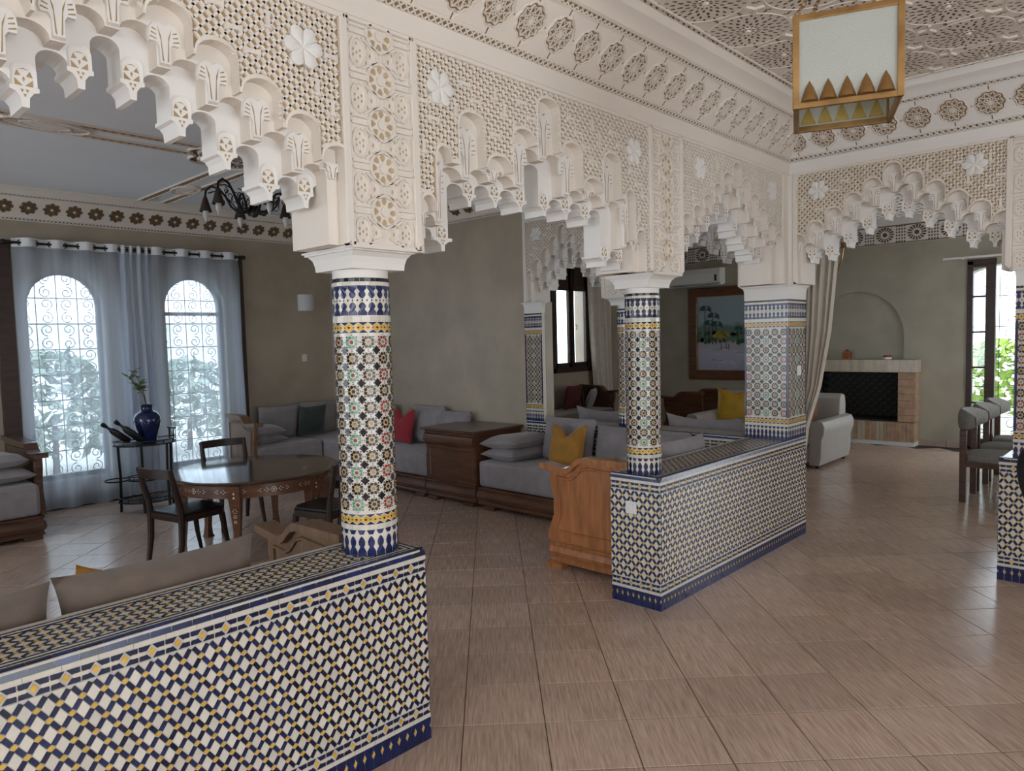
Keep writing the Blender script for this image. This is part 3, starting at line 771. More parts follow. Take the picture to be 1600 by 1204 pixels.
def flower_mesh():
    mb = MB(); fn = PL((0, 0, 0), (1, 0, 0), (0, 0, 1), (0, -1, 0))
    N = 6; r = 0.072
    for k in range(N):
        a0 = 2 * math.pi * k / N; pts = []
        for t in range(9):
            f = t / 8; a = a0 + (f - 0.5) * 2 * math.pi / N * 0.98
            pts.append((r * (0.72 + 0.28 * math.sin(math.pi * f)) * math.cos(a), r * (0.72 + 0.28 * math.sin(math.pi * f)) * math.sin(a)))
        b = len(mb.v); mb.v.append(tuple(fn(0, 0, 0.004))); mid = (0.55 * r * math.cos(a0), 0.55 * r * math.sin(a0)); mb.v.append(tuple(fn(*mid, 0.020)))
        for x, y in pts: mb.v.append(tuple(fn(x, y, 0.008)))
        for x, y in pts: mb.v.append(tuple(fn(x, y, -0.028)))
        ring = [b] + list(range(b + 2, b + 11))
        for i in range(len(ring)): mb.f.append((ring[i], ring[(i + 1) % len(ring)], b + 1)); mb.m.append(0)
        for i in range(8): mb.f.append((b + 2 + i, b + 3 + i, b + 12 + i, b + 11 + i)); mb.m.append(0)
    return mb.mesh('flower_medallion', MT['plaster_white'], smooth=35)
FLOWER = flower_mesh()

def arch(parent, fn, hoods, u0, u1, zs, flowers, lat=True, detail=True, frame=True, lo=None, hi=None):
    """carved stalactite arch in a wall plane: lattice spandrels in front, three scalloped tiers going down towards mid thickness"""
    lo = u0 if lo is None else lo; hi = u1 if hi is None else hi
    n = len(hoods); zz = [z for _, z in hoods]
    gapm = [min(zz[i], zz[i + 1]) for i in range(n - 1)]
    pitch = [hoods[i + 1][0] - hoods[i][0] for i in range(n - 1)]
    hwl = [0.47 * min(pitch[max(i - 1, 0)], pitch[min(i, n - 2)]) for i in range(n)]
    s0 = [(u, hwl[i], z, 0.052) for i, (u, z) in enumerate(hoods)]
    o0 = outline(s0, [g - 0.058 for g in gapm], u0, u1, zs)
    s0b = [(u, hwl[i] + 0.003, z + 0.014, 0.055) for i, (u, z) in enumerate(hoods)]
    o0b = outline(s0b, [g - 0.040 for g in gapm], u0, u1, zs)
    s1 = [((hoods[i][0] + hoods[i + 1][0]) / 2, 0.36 * pitch[i], gapm[i] - 0.062, 0.036) for i in range(n - 1)]
    g1 = [min(s1[i][2], s1[i + 1][2]) - 0.040 for i in range(n - 2)]
    o1 = outline(s1, g1, u0, u1, zs)
    g1x = [s1[0][2] - 0.05] + g1 + [s1[-1][2] - 0.05]
    s2 = [(u, 0.29 * 2.1 * hwl[i], g1x[i] - 0.004, 0.03) for i, (u, z) in enumerate(hoods)]
    g2 = [min(s2[i][2], s2[i + 1][2]) - 0.045 for i in range(n - 1)]
    o2 = outline(s2, g2, u0, u1, zs)
    top = ZL + 0.02
    # raised scalloped edge and the front tier
    mb = MB()
    for k in range(len(o0) - 1):
        (a, za), (b, zb) = o0[k], o0[k + 1]; (a2, za2), (b2, zb2) = o0b[k], o0b[k + 1]
        mb.poly([fn(a, za, 0.004), fn(b, zb, 0.004), fn(b2, zb2, 0.002), fn(a2, za2, 0.002)])
        mb.poly([fn(a, za, 0.004), fn(b, zb, 0.004), fn(b, zb, -0.05), fn(a, za, -0.05)])
        mb.poly([fn(a2, za2, 0.002), fn(b2, zb2, 0.002), fn(b2, zb2, -0.03), fn(a2, za2, -0.03)])
    plate(mb, fn, o0, top, -(T - 0.05), -T)
    mb.build('scalloped_edge', MT['plaster'], parent, smooth=32)
    mb = MB(); plate(mb, fn, o1, top, -0.05, -(T - 0.05)); mb.build('middle_tier', MT['plaster'], parent, smooth=32)
    mb = MB(); plate(mb, fn, o2, top, -0.118, -(T - 0.118))
    for i in range(n - 1):                                   # pendants
        c = (hoods[i][0] + hoods[i + 1][0]) / 2; w = (pitch[i] - s2[i][1] - s2[i + 1][1]) / 2; g = g2[i]
        mb.prism([(c - w * 1.15, g + 0.012), (c + w * 1.15, g + 0.012), (c + w * 1.15, g), (c + w * 0.70, g - 0.004), (c + 0.011, g - 0.018), (c + 0.009, g - 0.044), (c - 0.009, g - 0.044), (c - 0.011, g - 0.018), (c - w * 0.70, g - 0.004), (c - w * 1.15, g)], fn, -0.112, -(T - 0.112))
    mb.build('inner_tier', MT['plaster_white'], parent, smooth=32)
    # lattice on a painted ground
    if lat:
        mb = MB()
        for (a, za), (b, zb) in zip(o0[:-1], o0[1:]):
            if b - a > 1e-5: mb.poly([fn(a, za, -0.0088), fn(b, zb, -0.0088), fn(b, top, -0.0088), fn(a, top, -0.0088)])
        mb.build('painted_ground', MT['ochre'], parent)
        mb = MB(); lattice(mb, fn, lo + 0.024, hi - 0.024, o0b, ZL, [(u, z, 0.060) for u, z in flowers]); mb.build('lattice', MT['plaster'], parent, kind='stuff')
        ax = Matrix((fn.eu, -fn.n, fn.ev)).transposed().to_4x4()
        for u, z in flowers:
            o = inst('flower_medallion', FLOWER, parent); o.matrix_local = Matrix.Translation(fn(u, z, 0)) @ ax
    if frame:
        mb = MB()
        for a, b in ((lo - 0.006, lo + 0.026), (hi - 0.026, hi + 0.006)): mb.prism([(a, zs + 0.0), (b, zs + 0.0 + 0.02), (b, ZL), (a, ZL)], fn, -0.05, 0.0085)
        mb.prism([(lo, ZL - 0.002), (hi, ZL - 0.002), (hi, ZL + 0.016), (lo, ZL + 0.016)], fn, -0.05, 0.006)
        mb.build('frame_moulding', MT['plaster'], parent, bevel=0.004)
    if detail:
        ob = MB(); wb = MB()
        for i in range(n - 1):                               # pierced arched panels above the pendants
            c = (hoods[i][0] + hoods[i + 1][0]) / 2; g = g2[i] + 0.012; w = 0.025; h = 0.062; d = -0.118
            arc = [(c - w, g)] + [(c - w * math.cos(math.pi * k / 8), g + h - w + w * math.sin(math.pi * k / 8)) for k in range(9)] + [(c + w, g)]
            arco = [(c + (x - c) * 1.24, g + (y - g) * 1.12) for x, y in arc]
            for k in range(len(arc) - 1):
                wb.poly([fn(*arc[k], d), fn(*arc[k + 1], d), fn(*arco[k + 1], d + 0.0045), fn(*arco[k], d + 0.0045)])
                wb.poly([fn(*arco[k], d + 0.0045), fn(*arco[k + 1], d + 0.0045), fn(*arco[k + 1], d), fn(*arco[k], d)])
            for tri in ([(c - w * .85, g + 0.002), (c - w * .85, g + 0.020), (c - w * .1, g + 0.002)], [(c + w * .85, g + 0.002), (c + w * .1, g + 0.002), (c + w * .85, g + 0.020)],
                        [(c - w * .85, g + 0.026), (c - w * .25, g + 0.028), (c - w * .6, g + 0.042)], [(c + w * .85, g + 0.026), (c + w * .6, g + 0.042), (c + w * .25, g + 0.028)],
                        [(c - .0035, g + 0.021), (c, g + 0.012), (c + .0035, g + 0.021), (c, g + 0.027)], [(c - w * .5, g + 0.044), (c, g + 0.049), (c + w * .5, g + 0.044), (c, g + 0.0465)]):
                ob.prism(tri, fn, d, d + 0.0012, 0, False)
            g3 = g2[i]
            for x, y in ((-0.006, 0.0), (0.006, 0.0), (0.0, -0.012)): ob.prism([(c + x - .004, g3 + y + .003), (c + x + .004, g3 + y + .003), (c + x, g3 + y - .006)], fn, -0.112, -0.111, 0, False)
        for i, (u, z) in enumerate(hoods):                   # leaf panels with cut slits under the hoods
            b0 = max(g1x[i] + 0.004, zs); t0 = z - 0.050; w = hwl[i] * 0.74
            if t0 - b0 < 0.04: t0 = b0 + 0.06
            hh = t0 - b0; arc = [(u - w * .32, b0), (u - w * .34, b0 + hh * .40), (u - w * .50, b0 + hh * .50), (u - w * .92, b0 + hh * .50), (u - w, b0 + hh * .62), (u - w * .93, b0 + hh * .82), (u - w * .70, b0 + hh * .95), (u - w * .35, t0), (u, b0 + hh * .93), (u + w * .35, t0), (u + w * .70, b0 + hh * .95), (u + w * .93, b0 + hh * .82), (u + w, b0 + hh * .62), (u + w * .92, b0 + hh * .50), (u + w * .50, b0 + hh * .50), (u + w * .34, b0 + hh * .40), (u + w * .32, b0)]
            wb.prism(arc, fn, -0.05, -0.036, 0, False, taper=0.06)
            for s in (-1, 1):
                ob.prism([(u + s * w * .10, b0 + hh * .06), (u + s * w * .19, b0 + hh * .10), (u + s * w * .24, b0 + hh * .55), (u + s * w * .42, b0 + hh * .86), (u + s * w * .22, b0 + hh * .66)], fn, -0.036, -0.0350, 0, False)
                for k in range(3):
                    y = b0 + hh * (0.55 + 0.10 * k)
                    ob.prism([(u + s * w * .48, y), (u + s * w * (.88 - .06 * k), y + 0.004), (u + s * w * (.86 - .06 * k), y + 0.0085), (u + s * w * .50, y + 0.0032)], fn, -0.037, -0.0352, 0, False)
        wb.build('leaf_relief', MT['plaster_white'], parent, smooth=30, kind='stuff'); ob.build('cut_slits', MT['ochre'], parent, kind='stuff')

def carved_panel(parent, fn, u0, u1, z0, z1):
    """upright interlaced panel above a column"""
    w = u1 - u0; c = (u0 + u1) / 2
    mb = MB(); mb.prism([(u0, z0), (u1, z0), (u1, z1), (u0, z1)], fn, -T, -0.004); mb.build('carved_panel', MT['plaster'], parent)
    rb = MB(); ob = MB(); per = 0.158; n = int((z1 - z0) / per) + 1; D = 0.006
    f = 0.012
    for a, b in (((u0, z0), (u0, z1)), ((u1, z0), (u1, z1)), ((u0, z0), (u1, z0)), ((u0, z1), (u1, z1))):
        rb.rib(fn, a, b, f * 2, f * 1.6, -0.004, D)
    for k in range(n + 1):
        zc = z1 - 0.035 - k * per
        if zc < z0 - 0.02: break
        cl = lambda p: (min(max(p[0], u0 + .006), u1 - .006), min(max(p[1], z0 + .006), z1 - .006))
        R1 = w * 0.205; octo = ngon(c, zc, R1, 10, math.pi / 10)
        octi = ngon(c, zc, R1 * 0.38, 8, 0)
        if z0 + R1 < zc < z1 - R1 * .3 or True:
            for i in range(10):
                a, b = octo[i], octo[(i + 1) % 10]
                if z0 < (a[1] + b[1]) / 2 < z1: rb.rib(fn, cl(a), cl(b), 0.013, 0.009, -0.004, D)
            for i in range(8):
                t = math.pi / 4 * i; pet = []
                for q in range(8):
                    g = 2 * math.pi * q / 8; x, y = R1 * (.66 + .24 * math.cos(g)), R1 * .165 * math.sin(g) * (1.15 if math.cos(g) > -.2 else .8)
                    pet.append((c + x * math.cos(t) - y * math.sin(t), zc + x * math.sin(t) + y * math.cos(t)))
                if all(z0 + .008 < p[1] < z1 - .008 for p in pet): ob.prism(pet, fn, -0.004, -0.0028, 0, False)
            if z0 < zc < z1: rb.prism([cl(p) for p in ngon(c, zc, R1 * .32, 10)], fn, -0.004, D, 0, False)
        zm = zc - per / 2
        if zm > z0 + 0.03:
            # straps linking the rosettes, side lobes
            for s in (-1, 1):
                P1, P2, P3 = (c + s * w * .055, zc - R1 * 1.05), (c + s * w * .055, zc - per + R1 * 1.05), (c + s * w * .50, zc)
                rb.rib(fn, cl(P1), cl(P2), 0.010, 0.007, -0.004, D)
                rb.rib(fn, cl((c + s * w * .07, zc - R1)), cl((c + s * w * .27, zc - R1 * .45)), 0.010, 0.007, -0.004, D)
                rb.rib(fn, cl((c + s * w * .07, zc - per + R1)), cl((c + s * w * .27, zc - per + R1 * .45)), 0.010, 0.007, -0.004, D)
                for dz in (-0.012, 0.012):
                    rb.rib(fn, cl((c + s * R1 * 1.05, zc + dz)), cl((c + s * w * .49, zc + dz)), 0.010, 0.007, -0.004, D)
                ell = [(c + s * w * .335 + w * .115 * math.cos(t * math.pi / 6), zm + per * .33 * math.sin(t * math.pi / 6)) for t in range(12)]
                for t in range(12): rb.rib(fn, ell[t], ell[(t + 1) % 12], 0.009, 0.006, -0.004, D * .8)
                for x, y in ((0, .2), (0, -.2), (.05, .06), (-.05, .06), (.05, -.06), (-.05, -.06), (0, 0)):
                    ob.prism(rhomb(c + s * w * .335 + x * w, zm + y * per, 0.0042, 0.0062), fn, -0.004, -0.0025, 0, False)
                ob.prism(rhomb(c + s * w * .14, zm, 0.0042, 0.009), fn, -0.004, -0.0025, 0, False)
                ob.prism(rhomb(c + s * w * .20, zm + per * .17, 0.0035, 0.007), fn, -0.004, -0.0025, 0, False); ob.prism(rhomb(c + s * w * .20, zm - per * .17, 0.0035, 0.007), fn, -0.004, -0.0025, 0, False)
    rb.build('interlace', MT['plaster'], parent, kind='stuff'); ob.build('cut_eyes', MT['ochre_light'], parent, kind='stuff')

F1 = PL((0, 0, 0), (1, 0, 0), (0, 0, 1), (0, -1, 0))           # hall face of the left arcade
F2 = PL((XA, 0, 0), (0, 1, 0), (0, 0, 1), (-1, 0, 0))          # hall and salon face of the far arcade
def wroot(name, label):
    o = bpy.data.objects.new(name, None); col.objects.link(o); return tag(o, label, kind='structure')
ZS = 1.951
# ---- left arcade
wl = wroot('wall_left', 'cream carved plaster arcade wall with stalactite arches along the left of the hall')
hA = [(1.352 - 0.1 * 0 + 0.115, 2.287), (1.335, 2.369), (1.190, 2.450), (1.048, 2.530), (0.908, 2.606), (0.770, 2.69), (0.632, 2.606), (0.492, 2.53), (0.352, 2.45), (0.212, 2.53), (0.072, 2.606), (-0.068, 2.70), (-0.208, 2.606), (-0.348, 2.53)]
hA = sorted(hA)
arch(wl, F1, hA, -0.62, 1.516, ZS, [(1.345, 2.590)], lo=-0.62, hi=1.516)
hB = [(1.876, 2.17), (1.962, 2.372), (2.124, 2.535), (2.285, 2.385), (2.447, 2.53), (2.62, 2.70), (2.793, 2.53), (2.955, 2.385), (3.118, 2.535), (3.282, 2.372), (3.380, 2.17)]
arch(wl, F1, hB, 1.808, 3.492, ZS, [(1.950, 2.595), (3.316, 2.580)])
hC = [(3.874, 2.31), (4.004, 2.375), (4.134, 2.455), (4.264, 2.54), (4.394, 2.625), (4.526, 2.71), (4.658, 2.625), (4.788, 2.54), (4.918, 2.455), (5.048, 2.375), (5.178, 2.31)]
arch(wl, F1, hC, 3.802, 5.27, ZS, [(4.03, 2.60), (5.07, 2.60)])
carved_panel(wl, F1, 1.516, 1.808, ZS, ZL + 0.012)
carved_panel(wl, F1, 3.492, 3.802, ZS, ZL + 0.012)
mb = MB()
mb.prism([(5.27, ZS), (XA, ZS), (XA, 2.85), (5.27, 2.85)], F1, -T, 0.004)
mb.box(-3.8, -0.62, 0.0, T, -0.004, CZ + 0.1)                                   # solid pier beyond the frame
mb.box(-3.8, XA + T, 0.0, T, ZL + 0.01, CZ + 0.1)
mb.build('pier_and_lintel', MT['plaster'], wl)
PROF = [(0.000, ZL + 0.012), (0.010, ZL + 0.016), (0.012, ZL + 0.035), (0.020, ZL + 0.052), (0.022, ZL + 0.092), (0.012, ZL + 0.100), (0.0, ZL + 0.104)]
def moulding(mb, A, B, n, prof):
    A, B, n = Vector(A), Vector(B), Vector(n); k = len(mb.v)
    for P in (A, B): mb.v.extend(tuple(P + n * d + Vector((0, 0, z))) for d, z in prof)
    m = len(prof)
    for j in range(m - 1): mb.f.append((k + j, k + j + 1, k + m + j + 1, k + m + j)); mb.m.append(0)
    mb.f += [tuple(k + j for j in range(m)), tuple(k + m + j for j in range(m))]; mb.m += [0, 0]
mb = MB(); moulding(mb, (-3.6, 0, 0), (XA, 0, 0), (0, -1, 0), PROF); mb.build('string_moulding', MT['plaster'], wl, smooth=30)
# ---- far arcade
wf = wroot('wall_arcade_far', 'pale carved plaster arcade wall between the hall and the fireplace room')
hD = [(-0.704 + 0.127 * k, 2.712 - abs(k) * 0.081) for k in range(-5, 6)]
arch(wf, F2, hD, -1.372, -0.040, ZS, [(-0.218, 2.605), (-1.180, 2.615)])
hE = [(2.155 + 0.106 * k, 2.66 - abs(k) * 0.10) for k in range(-4, 5)]
arch(wf, F2, hE, 1.682, 2.64, ZS, [(1.80, 2.61), (2.475, 2.61)])
hF = [(0.866 + 0.118 * k, 2.70 - abs(k) * 0.085) for k in range(-4, 5)]
arch(wf, F2, hF, 0.345, 1.388, ZS, [(0.50, 2.60), (1.23, 2.60)])
carved_panel(wf, F2, -1.68, -1.372, ZS, ZL + 0.012)
carved_panel(wf, F2, 1.388, 1.682, ZS, ZL + 0.012)
mb = MB()
mb.box(XA, XA + T, -0.040, T, ZS, ZL + 0.02)
mb.box(XA, XA + T, -5.6, -1.68, ZS, ZL + 0.02); mb.box(XA, XA + T, -5.6, -3.0, -0.004, ZS)
mb.box(XA, XA + T, 2.64, 2.66, ZS, ZL + 0.02)
mb.box(XA, XA + T, -5.6, 2.66, ZL + 0.01, CZ + 0.1)
mb.build('pier_and_lintel', MT['plaster_white'], wf)
mb = MB(); moulding(mb, (XA, -5.6, 0), (XA, 0, 0), (-1, 0, 0), PROF); mb.build('string_moulding', MT['plaster_white'], wf, smooth=30)

# ================================================================== COVES WITH ROSETTES
def rosette_mesh(name, r, rib_m, ground, ring=True, N=10, amp=0.10, rw=1.0, hub=None):
    fn = PL((0, 0, 0), (1, 0, 0), (0, 1, 0), (0, 0, 1)); mb = MB()
    sc = []
    for k in range(N * 6):
        a = 2 * math.pi * k / (N * 6); q_ = r * (1 + amp * abs(math.cos(a * N / 2)) - amp * .7); sc.append((q_ * math.cos(a), q_ * math.sin(a)))
    mb.flat(sc, fn, 0.0008, 1)
    pt = lambda q, k: (q * r * math.cos(2 * math.pi * k / N), q * r * math.sin(2 * math.pi * k / N))
    for k in range(N):
        mb.rib(fn, pt(0.96, k), pt(0.40, k + 1.5), r * .058 * rw, r * .036 * rw, 0.0005, 0.006); mb.rib(fn, pt(0.96, k), pt(0.40, k - 1.5), r * .058 * rw, r * .036 * rw, 0.0005, 0.006)
        mb.rib(fn, pt(0.40, k + .5), pt(0.20, k), r * .058 * rw, r * .036 * rw, 0.0005, 0.006); mb.rib(fn, pt(0.40, k + .5), pt(0.20, k + 1), r * .058 * rw, r * .036 * rw, 0.0005, 0.006)
        mb.rib(fn, pt(0.96, k), pt(0.78, k + .5), r * .06, r * .04, 0.0005, 0.006); mb.rib(fn, pt(0.96, k + 1), pt(0.78, k + .5), r * .06, r * .04, 0.0005, 0.006)
    mb.prism(ngon(0, 0, r * .19, 10), fn, 0, 0.006, 2, False)
    if ring:
        for k in range(len(sc)):
            a, b = sc[k], sc[(k + 1) % len(sc)]; g = 1.13
            A, B = (a[0] * g, a[1] * g), (b[0] * g, b[1] * g)
            mb.poly([fn(*a, 0.0), fn(*b, 0.0), fn(b[0] * 1.05, b[1] * 1.05, 0.009), fn(a[0] * 1.05, a[1] * 1.05, 0.009)]); mb.poly([fn(a[0] * 1.05, a[1] * 1.05, 0.009), fn(b[0] * 1.05, b[1] * 1.05, 0.009), fn(*B, 0), fn(*A, 0)])
    return mb.mesh(name, [rib_m, ground, hub or rib_m])
ROS_HALL = rosette_mesh('cove_rosette', 0.074, MT['plaster'], MT['brown_gr'])
ROS_SALON = rosette_mesh('cove_rosette', 0.072, MT['brown_gr'], MT['dkbrown_gr'], False, 8, 0.26, 0.8, MT['plaster'])
SL = math.hypot(0.205, 0.225)
def cove(name, label, A, e, n, L, offs, ros, base, ground, slits=True, z0=2.838, u_in=(0, 0)):
    """sloping carved cove from a wall line A + e*u up and out along n"""
    root = wroot(name, label); A, e, n = Vector(A), Vector(e), Vector(n)
    ev = (n * 0.205 + Vector((0, 0, 0.225))) / SL; nn = (n * 0.225 - Vector((0, 0, 0.205))) / SL
    fn = PL(A + Vector((0, 0, z0)), e, ev, nn)
    mb = MB(); mb.poly([fn(0, 0), fn(L, 0), fn(L - u_in[1], SL), fn(u_in[0], SL)])
    mb.build('cove_slope', base, root)
    lb = MB()
    for v0, v1 in ((0.002, 0.034), (0.268, 0.300)):
        lb.poly([fn(0, v0, .0008), fn(L, v0, .0008), fn(L, v1, .0008), fn(0, v1, .0008)], 1)
        m = int(L / 0.034)
        for i in range(m):
            a, b = i * 0.034, (i + 1) * 0.034
            lb.rib(fn, (a, v0), (b, v1), 0.007, 0.0045, 0.0005, 0.006); lb.rib(fn, (a, v1), (b, v0), 0.007, 0.0045, 0.0005, 0.006)
        for v in (v0, v1): lb.rib(fn, (0, v), (L, v), 0.007, 0.005, 0, 0.007)
    lb.build('lattice_bands', [base, ground], root, kind='stuff')
    sb = MB(); pb = MB()
    ax = Matrix((e, ev, nn)).transposed().to_4x4()
    k = 0
    while offs + k * 0.197 < L - 0.05:
        u = offs + k * 0.197; k += 1
        if u < 0.05: continue
        o = inst('cove_rosette', ros, root); o.matrix_local = Matrix.Translation(fn(u, 0.151, 0)) @ ax
        if slits:
            for v0, v1 in ((0.038, 0.066), (0.236, 0.264)): sb.prism([(u - .003, v0), (u + .003, v0), (u + .003, v1), (u - .003, v1)], fn, 0, 0.0012, 0, False)
            sb.prism(rhomb(u + 0.0985, 0.151, 0.004, 0.006), fn, 0, 0.0012, 0, False)
            a, b, v0, v1 = u + 0.012, u + 0.185, 0.044, 0.138
            low = [(a, v0), (b, v0), (b, v0 + .012), (b - .030, v0 + .030), (b - .058, v0 + .052), (u + .108, v1), (u + .089, v1), (a + .058, v0 + .052), (a + .030, v0 + .030), (a, v0 + .012)]
            for q in (low, [(x, 0.302 - y) for x, y in low][::-1]): pb.prism(q, fn, 0, 0.003, 0, False, taper=0.03)
    if slits: sb.build('slits', ground, root, kind='stuff'); pb.build('cove_panels', base, root, kind='stuff')
    mb = MB(); mb_prof = [(0.196, z0 + 0.214), (0.207, z0 + 0.206), (0.222, z0 + 0.212), (0.236, z0 + 0.232), (0.262, z0 + 0.250), (0.288, z0 + 0.262), (0.30, z0 + 0.285), (0.30, CZ + 0.02), (0.1, CZ + 0.02)]
    moulding(mb, A, A + e * L, n, mb_prof); mb.build('crown_moulding', base, root, smooth=30)
    return root
cove('trim_1', 'carved sloping cornice with pierced rosettes above the left arcade', (-3.6, 0, 0), (1, 0, 0), (0, -1, 0), XA + 3.6, 0.078, ROS_HALL, MT['plaster'], MT['brown_gr'])
cove('trim_2', 'carved sloping cornice with pierced rosettes above the far arcade', (XA, 0, 0), (0, -1, 0), (-1, 0, 0), 5.6, 0.092, ROS_HALL, MT['plaster_white'], MT['brown_gr'])
cove('trim_3', 'salon cornice of brown rosettes above the window wall', (-3.6, 6.12, 0), (1, 0, 0), (0, -1, 0), XA + 3.6, 0.05, ROS_SALON, MT['plaster'], MT['dkbrown_gr'], False, z0=2.865)
cove('trim_4', 'salon cornice of brown rosettes above the beige back wall', (XA, T, 0), (0, 1, 0), (-1, 0, 0), 6.12 - T, 0.04, ROS_SALON, MT['plaster'], MT['dkbrown_gr'], False, z0=2.865)
# cornice of the far rooms: a flat band of large painted rosettes
def far_band():
    root = wroot('trim_5', 'dark patterned cornice band with large ring rosettes on the far wall')
    fn = PL((10.99, 0, 0), (0, 1, 0), (0, 0, 1), (-1, 0, 0))
    mb = MB(); mb.prism([(-3.2, 2.775), (5.3, 2.775), (5.3, 3.03), (-3.2, 3.03)], fn, -0.02, 0.0); mb.prism([(-3.2, 3.03), (5.3, 3.03), (5.3, 3.16), (-3.2, 3.16)], fn, -0.02, 0.05); mb.build('band', MT['plaster_white'], root)
    d = MB()
    for v in (2.785, 3.02): d.rib(fn, (-3.2, v), (5.3, v), 0.012, 0.01, 0, 0.006)
    for k in range(21):
        c = -3.05 + k * 0.40; zc = 2.905
        for q in range(16):
            a = 2 * math.pi * q / 16
            d.prism([(c + .055 * math.cos(a - .1), zc + .055 * math.sin(a - .1)), (c + .115 * math.cos(a - .13), zc + .105 * math.sin(a - .13)), (c + .115 * math.cos(a + .13), zc + .105 * math.sin(a + .13)), (c + .055 * math.cos(a + .1), zc + .055 * math.sin(a + .1))], fn, 0, 0.004, 0, False)
        d.prism(ngon(c, zc, 0.030, 12), fn, 0, 0.004, 0, False)
        for q in range(24):
            u, v = c + 0.2 + ((q % 4) - 1.5) * 0.034, 2.80 + (q // 4) * 0.042
            d.prism(rhomb(u, v, 0.012, 0.016), fn, 0, 0.004, 0, False)
    d.build('painted_rosettes', MT['dkbrown_gr'], root, kind='stuff')
far_band()

# ================================================================== HALL CEILING
mb = MB(); mb.box(-3.8, XA, -5.8, 0.0, CZ, CZ + 0.15)
hall_ceiling = struct('ceiling', mb, MT['plaster'], 'densely carved plaster hall ceiling of large wheel rosettes')
FC = PL((0, 0, CZ), (1, 0, 0), (0, 1, 0), (0, 0, -1))
def dash(mb, fn, c, ang, l, w, mi, d=0.0012):
    ca, sa = math.cos(ang), math.sin(ang)
    mb.flat([(c[0] + x * ca - y * sa, c[1] + x * sa + y * ca) for x, y in ((-l / 2, 0), (-l * .2, -w / 2), (l / 2, -w * .3), (l / 2, w * .3), (-l * .2, w / 2))], fn, d, mi)
def ceil_rosette():
    fn = PL((0, 0, 0), (1, 0, 0), (0, 1, 0), (0, 0, -1)); mb = MB()
    pol = lambda q, a: (q * math.cos(a), q * math.sin(a))
    for r, n, l, w, ph in ((0.026, 8, 0.016, 0.009, 0), (0.052, 16, 0.022, 0.010, 0), (0.084, 16, 0.026, 0.014, .5), (0.116, 16, 0.030, 0.016, 0), (0.150, 24, 0.026, 0.014, .5), (0.182, 24, 0.022, 0.012, 0)):
        for k in range(n): a = 2 * math.pi * (k + ph) / n; dash(mb, fn, pol(r, a), a, l, w, 1)
    mb.prism(ngon(0, 0, 0.014, 12), fn, 0, 0.010, 0, False)
    for r, n in ((0.039, 20), (0.203, 28)):
        for k in range(n): mb.rib(fn, pol(r, 2 * math.pi * k / n), pol(r, 2 * math.pi * (k + 1) / n), 0.007, 0.004, 0, 0.003)
    return mb.mesh('ceiling_rosette', [MT['plaster'], MT['dkbrown_gr']])
CR = ceil_rosette(); fill = MB(); px = 0.445
for j in range(0, 12):
    for i in range(-14, 6):
        u, v = 3.18 + (i + 0.5 * (j % 2)) * px, -0.50 - j * 0.40
        if not (-3.4 < u < XA - 0.30 and v > -5.4): continue
        o = inst('ceiling_rosette', CR, hall_ceiling); o.matrix_local = Matrix.Translation((u, v, CZ))
        for s in (-1, 1):                                   # three-armed straps in the gaps between wheels
            cu, cv = u, v + s * 0.262
            fill.rib(FC, (cu, cv - s * 0.045), (cu, cv), 0.018, 0.013, 0, 0.010)
            for t in (-1, 1): fill.rib(FC, (cu, cv), (cu + t * 0.052, cv + s * 0.022), 0.018, 0.013, 0, 0.010)
        for k in range(12):
            a = 2 * math.pi * (k + .5) / 12
            for q, l in ((0.222, 0.020), (0.243, 0.014)): dash(fill, FC, (u + q * math.cos(a), v + q * math.sin(a)), a + (math.pi / 2 if q > .23 else .6), l, 0.010, 1)
p = 0.05
for i in range(int(8.6 / p)):
    u = -3.5 + i * p; dash(fill, FC, (u, -0.318), .5, .034, .014, 1)
for i in range(int(5.2 / p)):
    v = -5.5 + i * p; dash(fill, FC, (XA - 0.318, v), 1.0, .034, .014, 1)
for w in (0.336,): fill.rib(FC, (-3.6, -w), (XA, -w), 0.014, 0.010, 0, 0.008); fill.rib(FC, (XA - w, -5.6), (XA - w, -0.3), 0.014, 0.010, 0, 0.008)
fill.build('carved_filling', [MT['plaster'], MT['dkbrown_gr']], hall_ceiling, kind='stuff')

# ================================================================== SALON CEILING BANDS AND ROSE
FS = PL((0, 0, CZ), (1, 0, 0), (0, 1, 0), (0, 0, -1))
RC = (2.95, 3.52)
sb = MB()
def band(a, b, w=0.30):
    ax, ay = a; bx, by = b; L = math.hypot(bx - ax, by - ay); tx, ty = (bx - ax) / L, (by - ay) / L; nx, ny = -ty, tx
    g = PL((ax, ay, CZ), (tx, ty, 0), (nx, ny, 0), (0, 0, -1))
    for s in (-1, 1):
        v = s * (w / 2 - 0.035)
        sb.prism([(0, v - .035), (L, v - .035), (L, v + .035), (0, v + .035)], g, 0, 0.004, 1, False)
        for e in (-.037, .037): sb.rib(g, (0, v + e), (L, v + e), 0.014, 0.008, 0, 0.014, 0)
        m = int(L / 0.06)
        for i in range(m):
            sb.rib(g, (i * .06, v - .033), (i * .06 + .06, v + .033), 0.010, 0.006, 0.002, 0.009, 2); sb.rib(g, (i * .06, v + .033), (i * .06 + .06, v - .033), 0.010, 0.006, 0.002, 0.009, 2)
band((-3.5, RC[1]), (RC[0] - 0.42, RC[1])); band((RC[0] + 0.42, RC[1]), (XA - 0.3, RC[1]))
band((RC[0] + 0.10, RC[1] + 0.42), (RC[0] + 0.10, 5.82)); band((RC[0] + 0.1, RC[1] - 0.42), (RC[0] + 0.1, T + 0.05))
sb.build('plaster_bands', [MT['plaster'], MT['brown_gr'], MT['ochre']], salon_ceiling, kind='stuff')
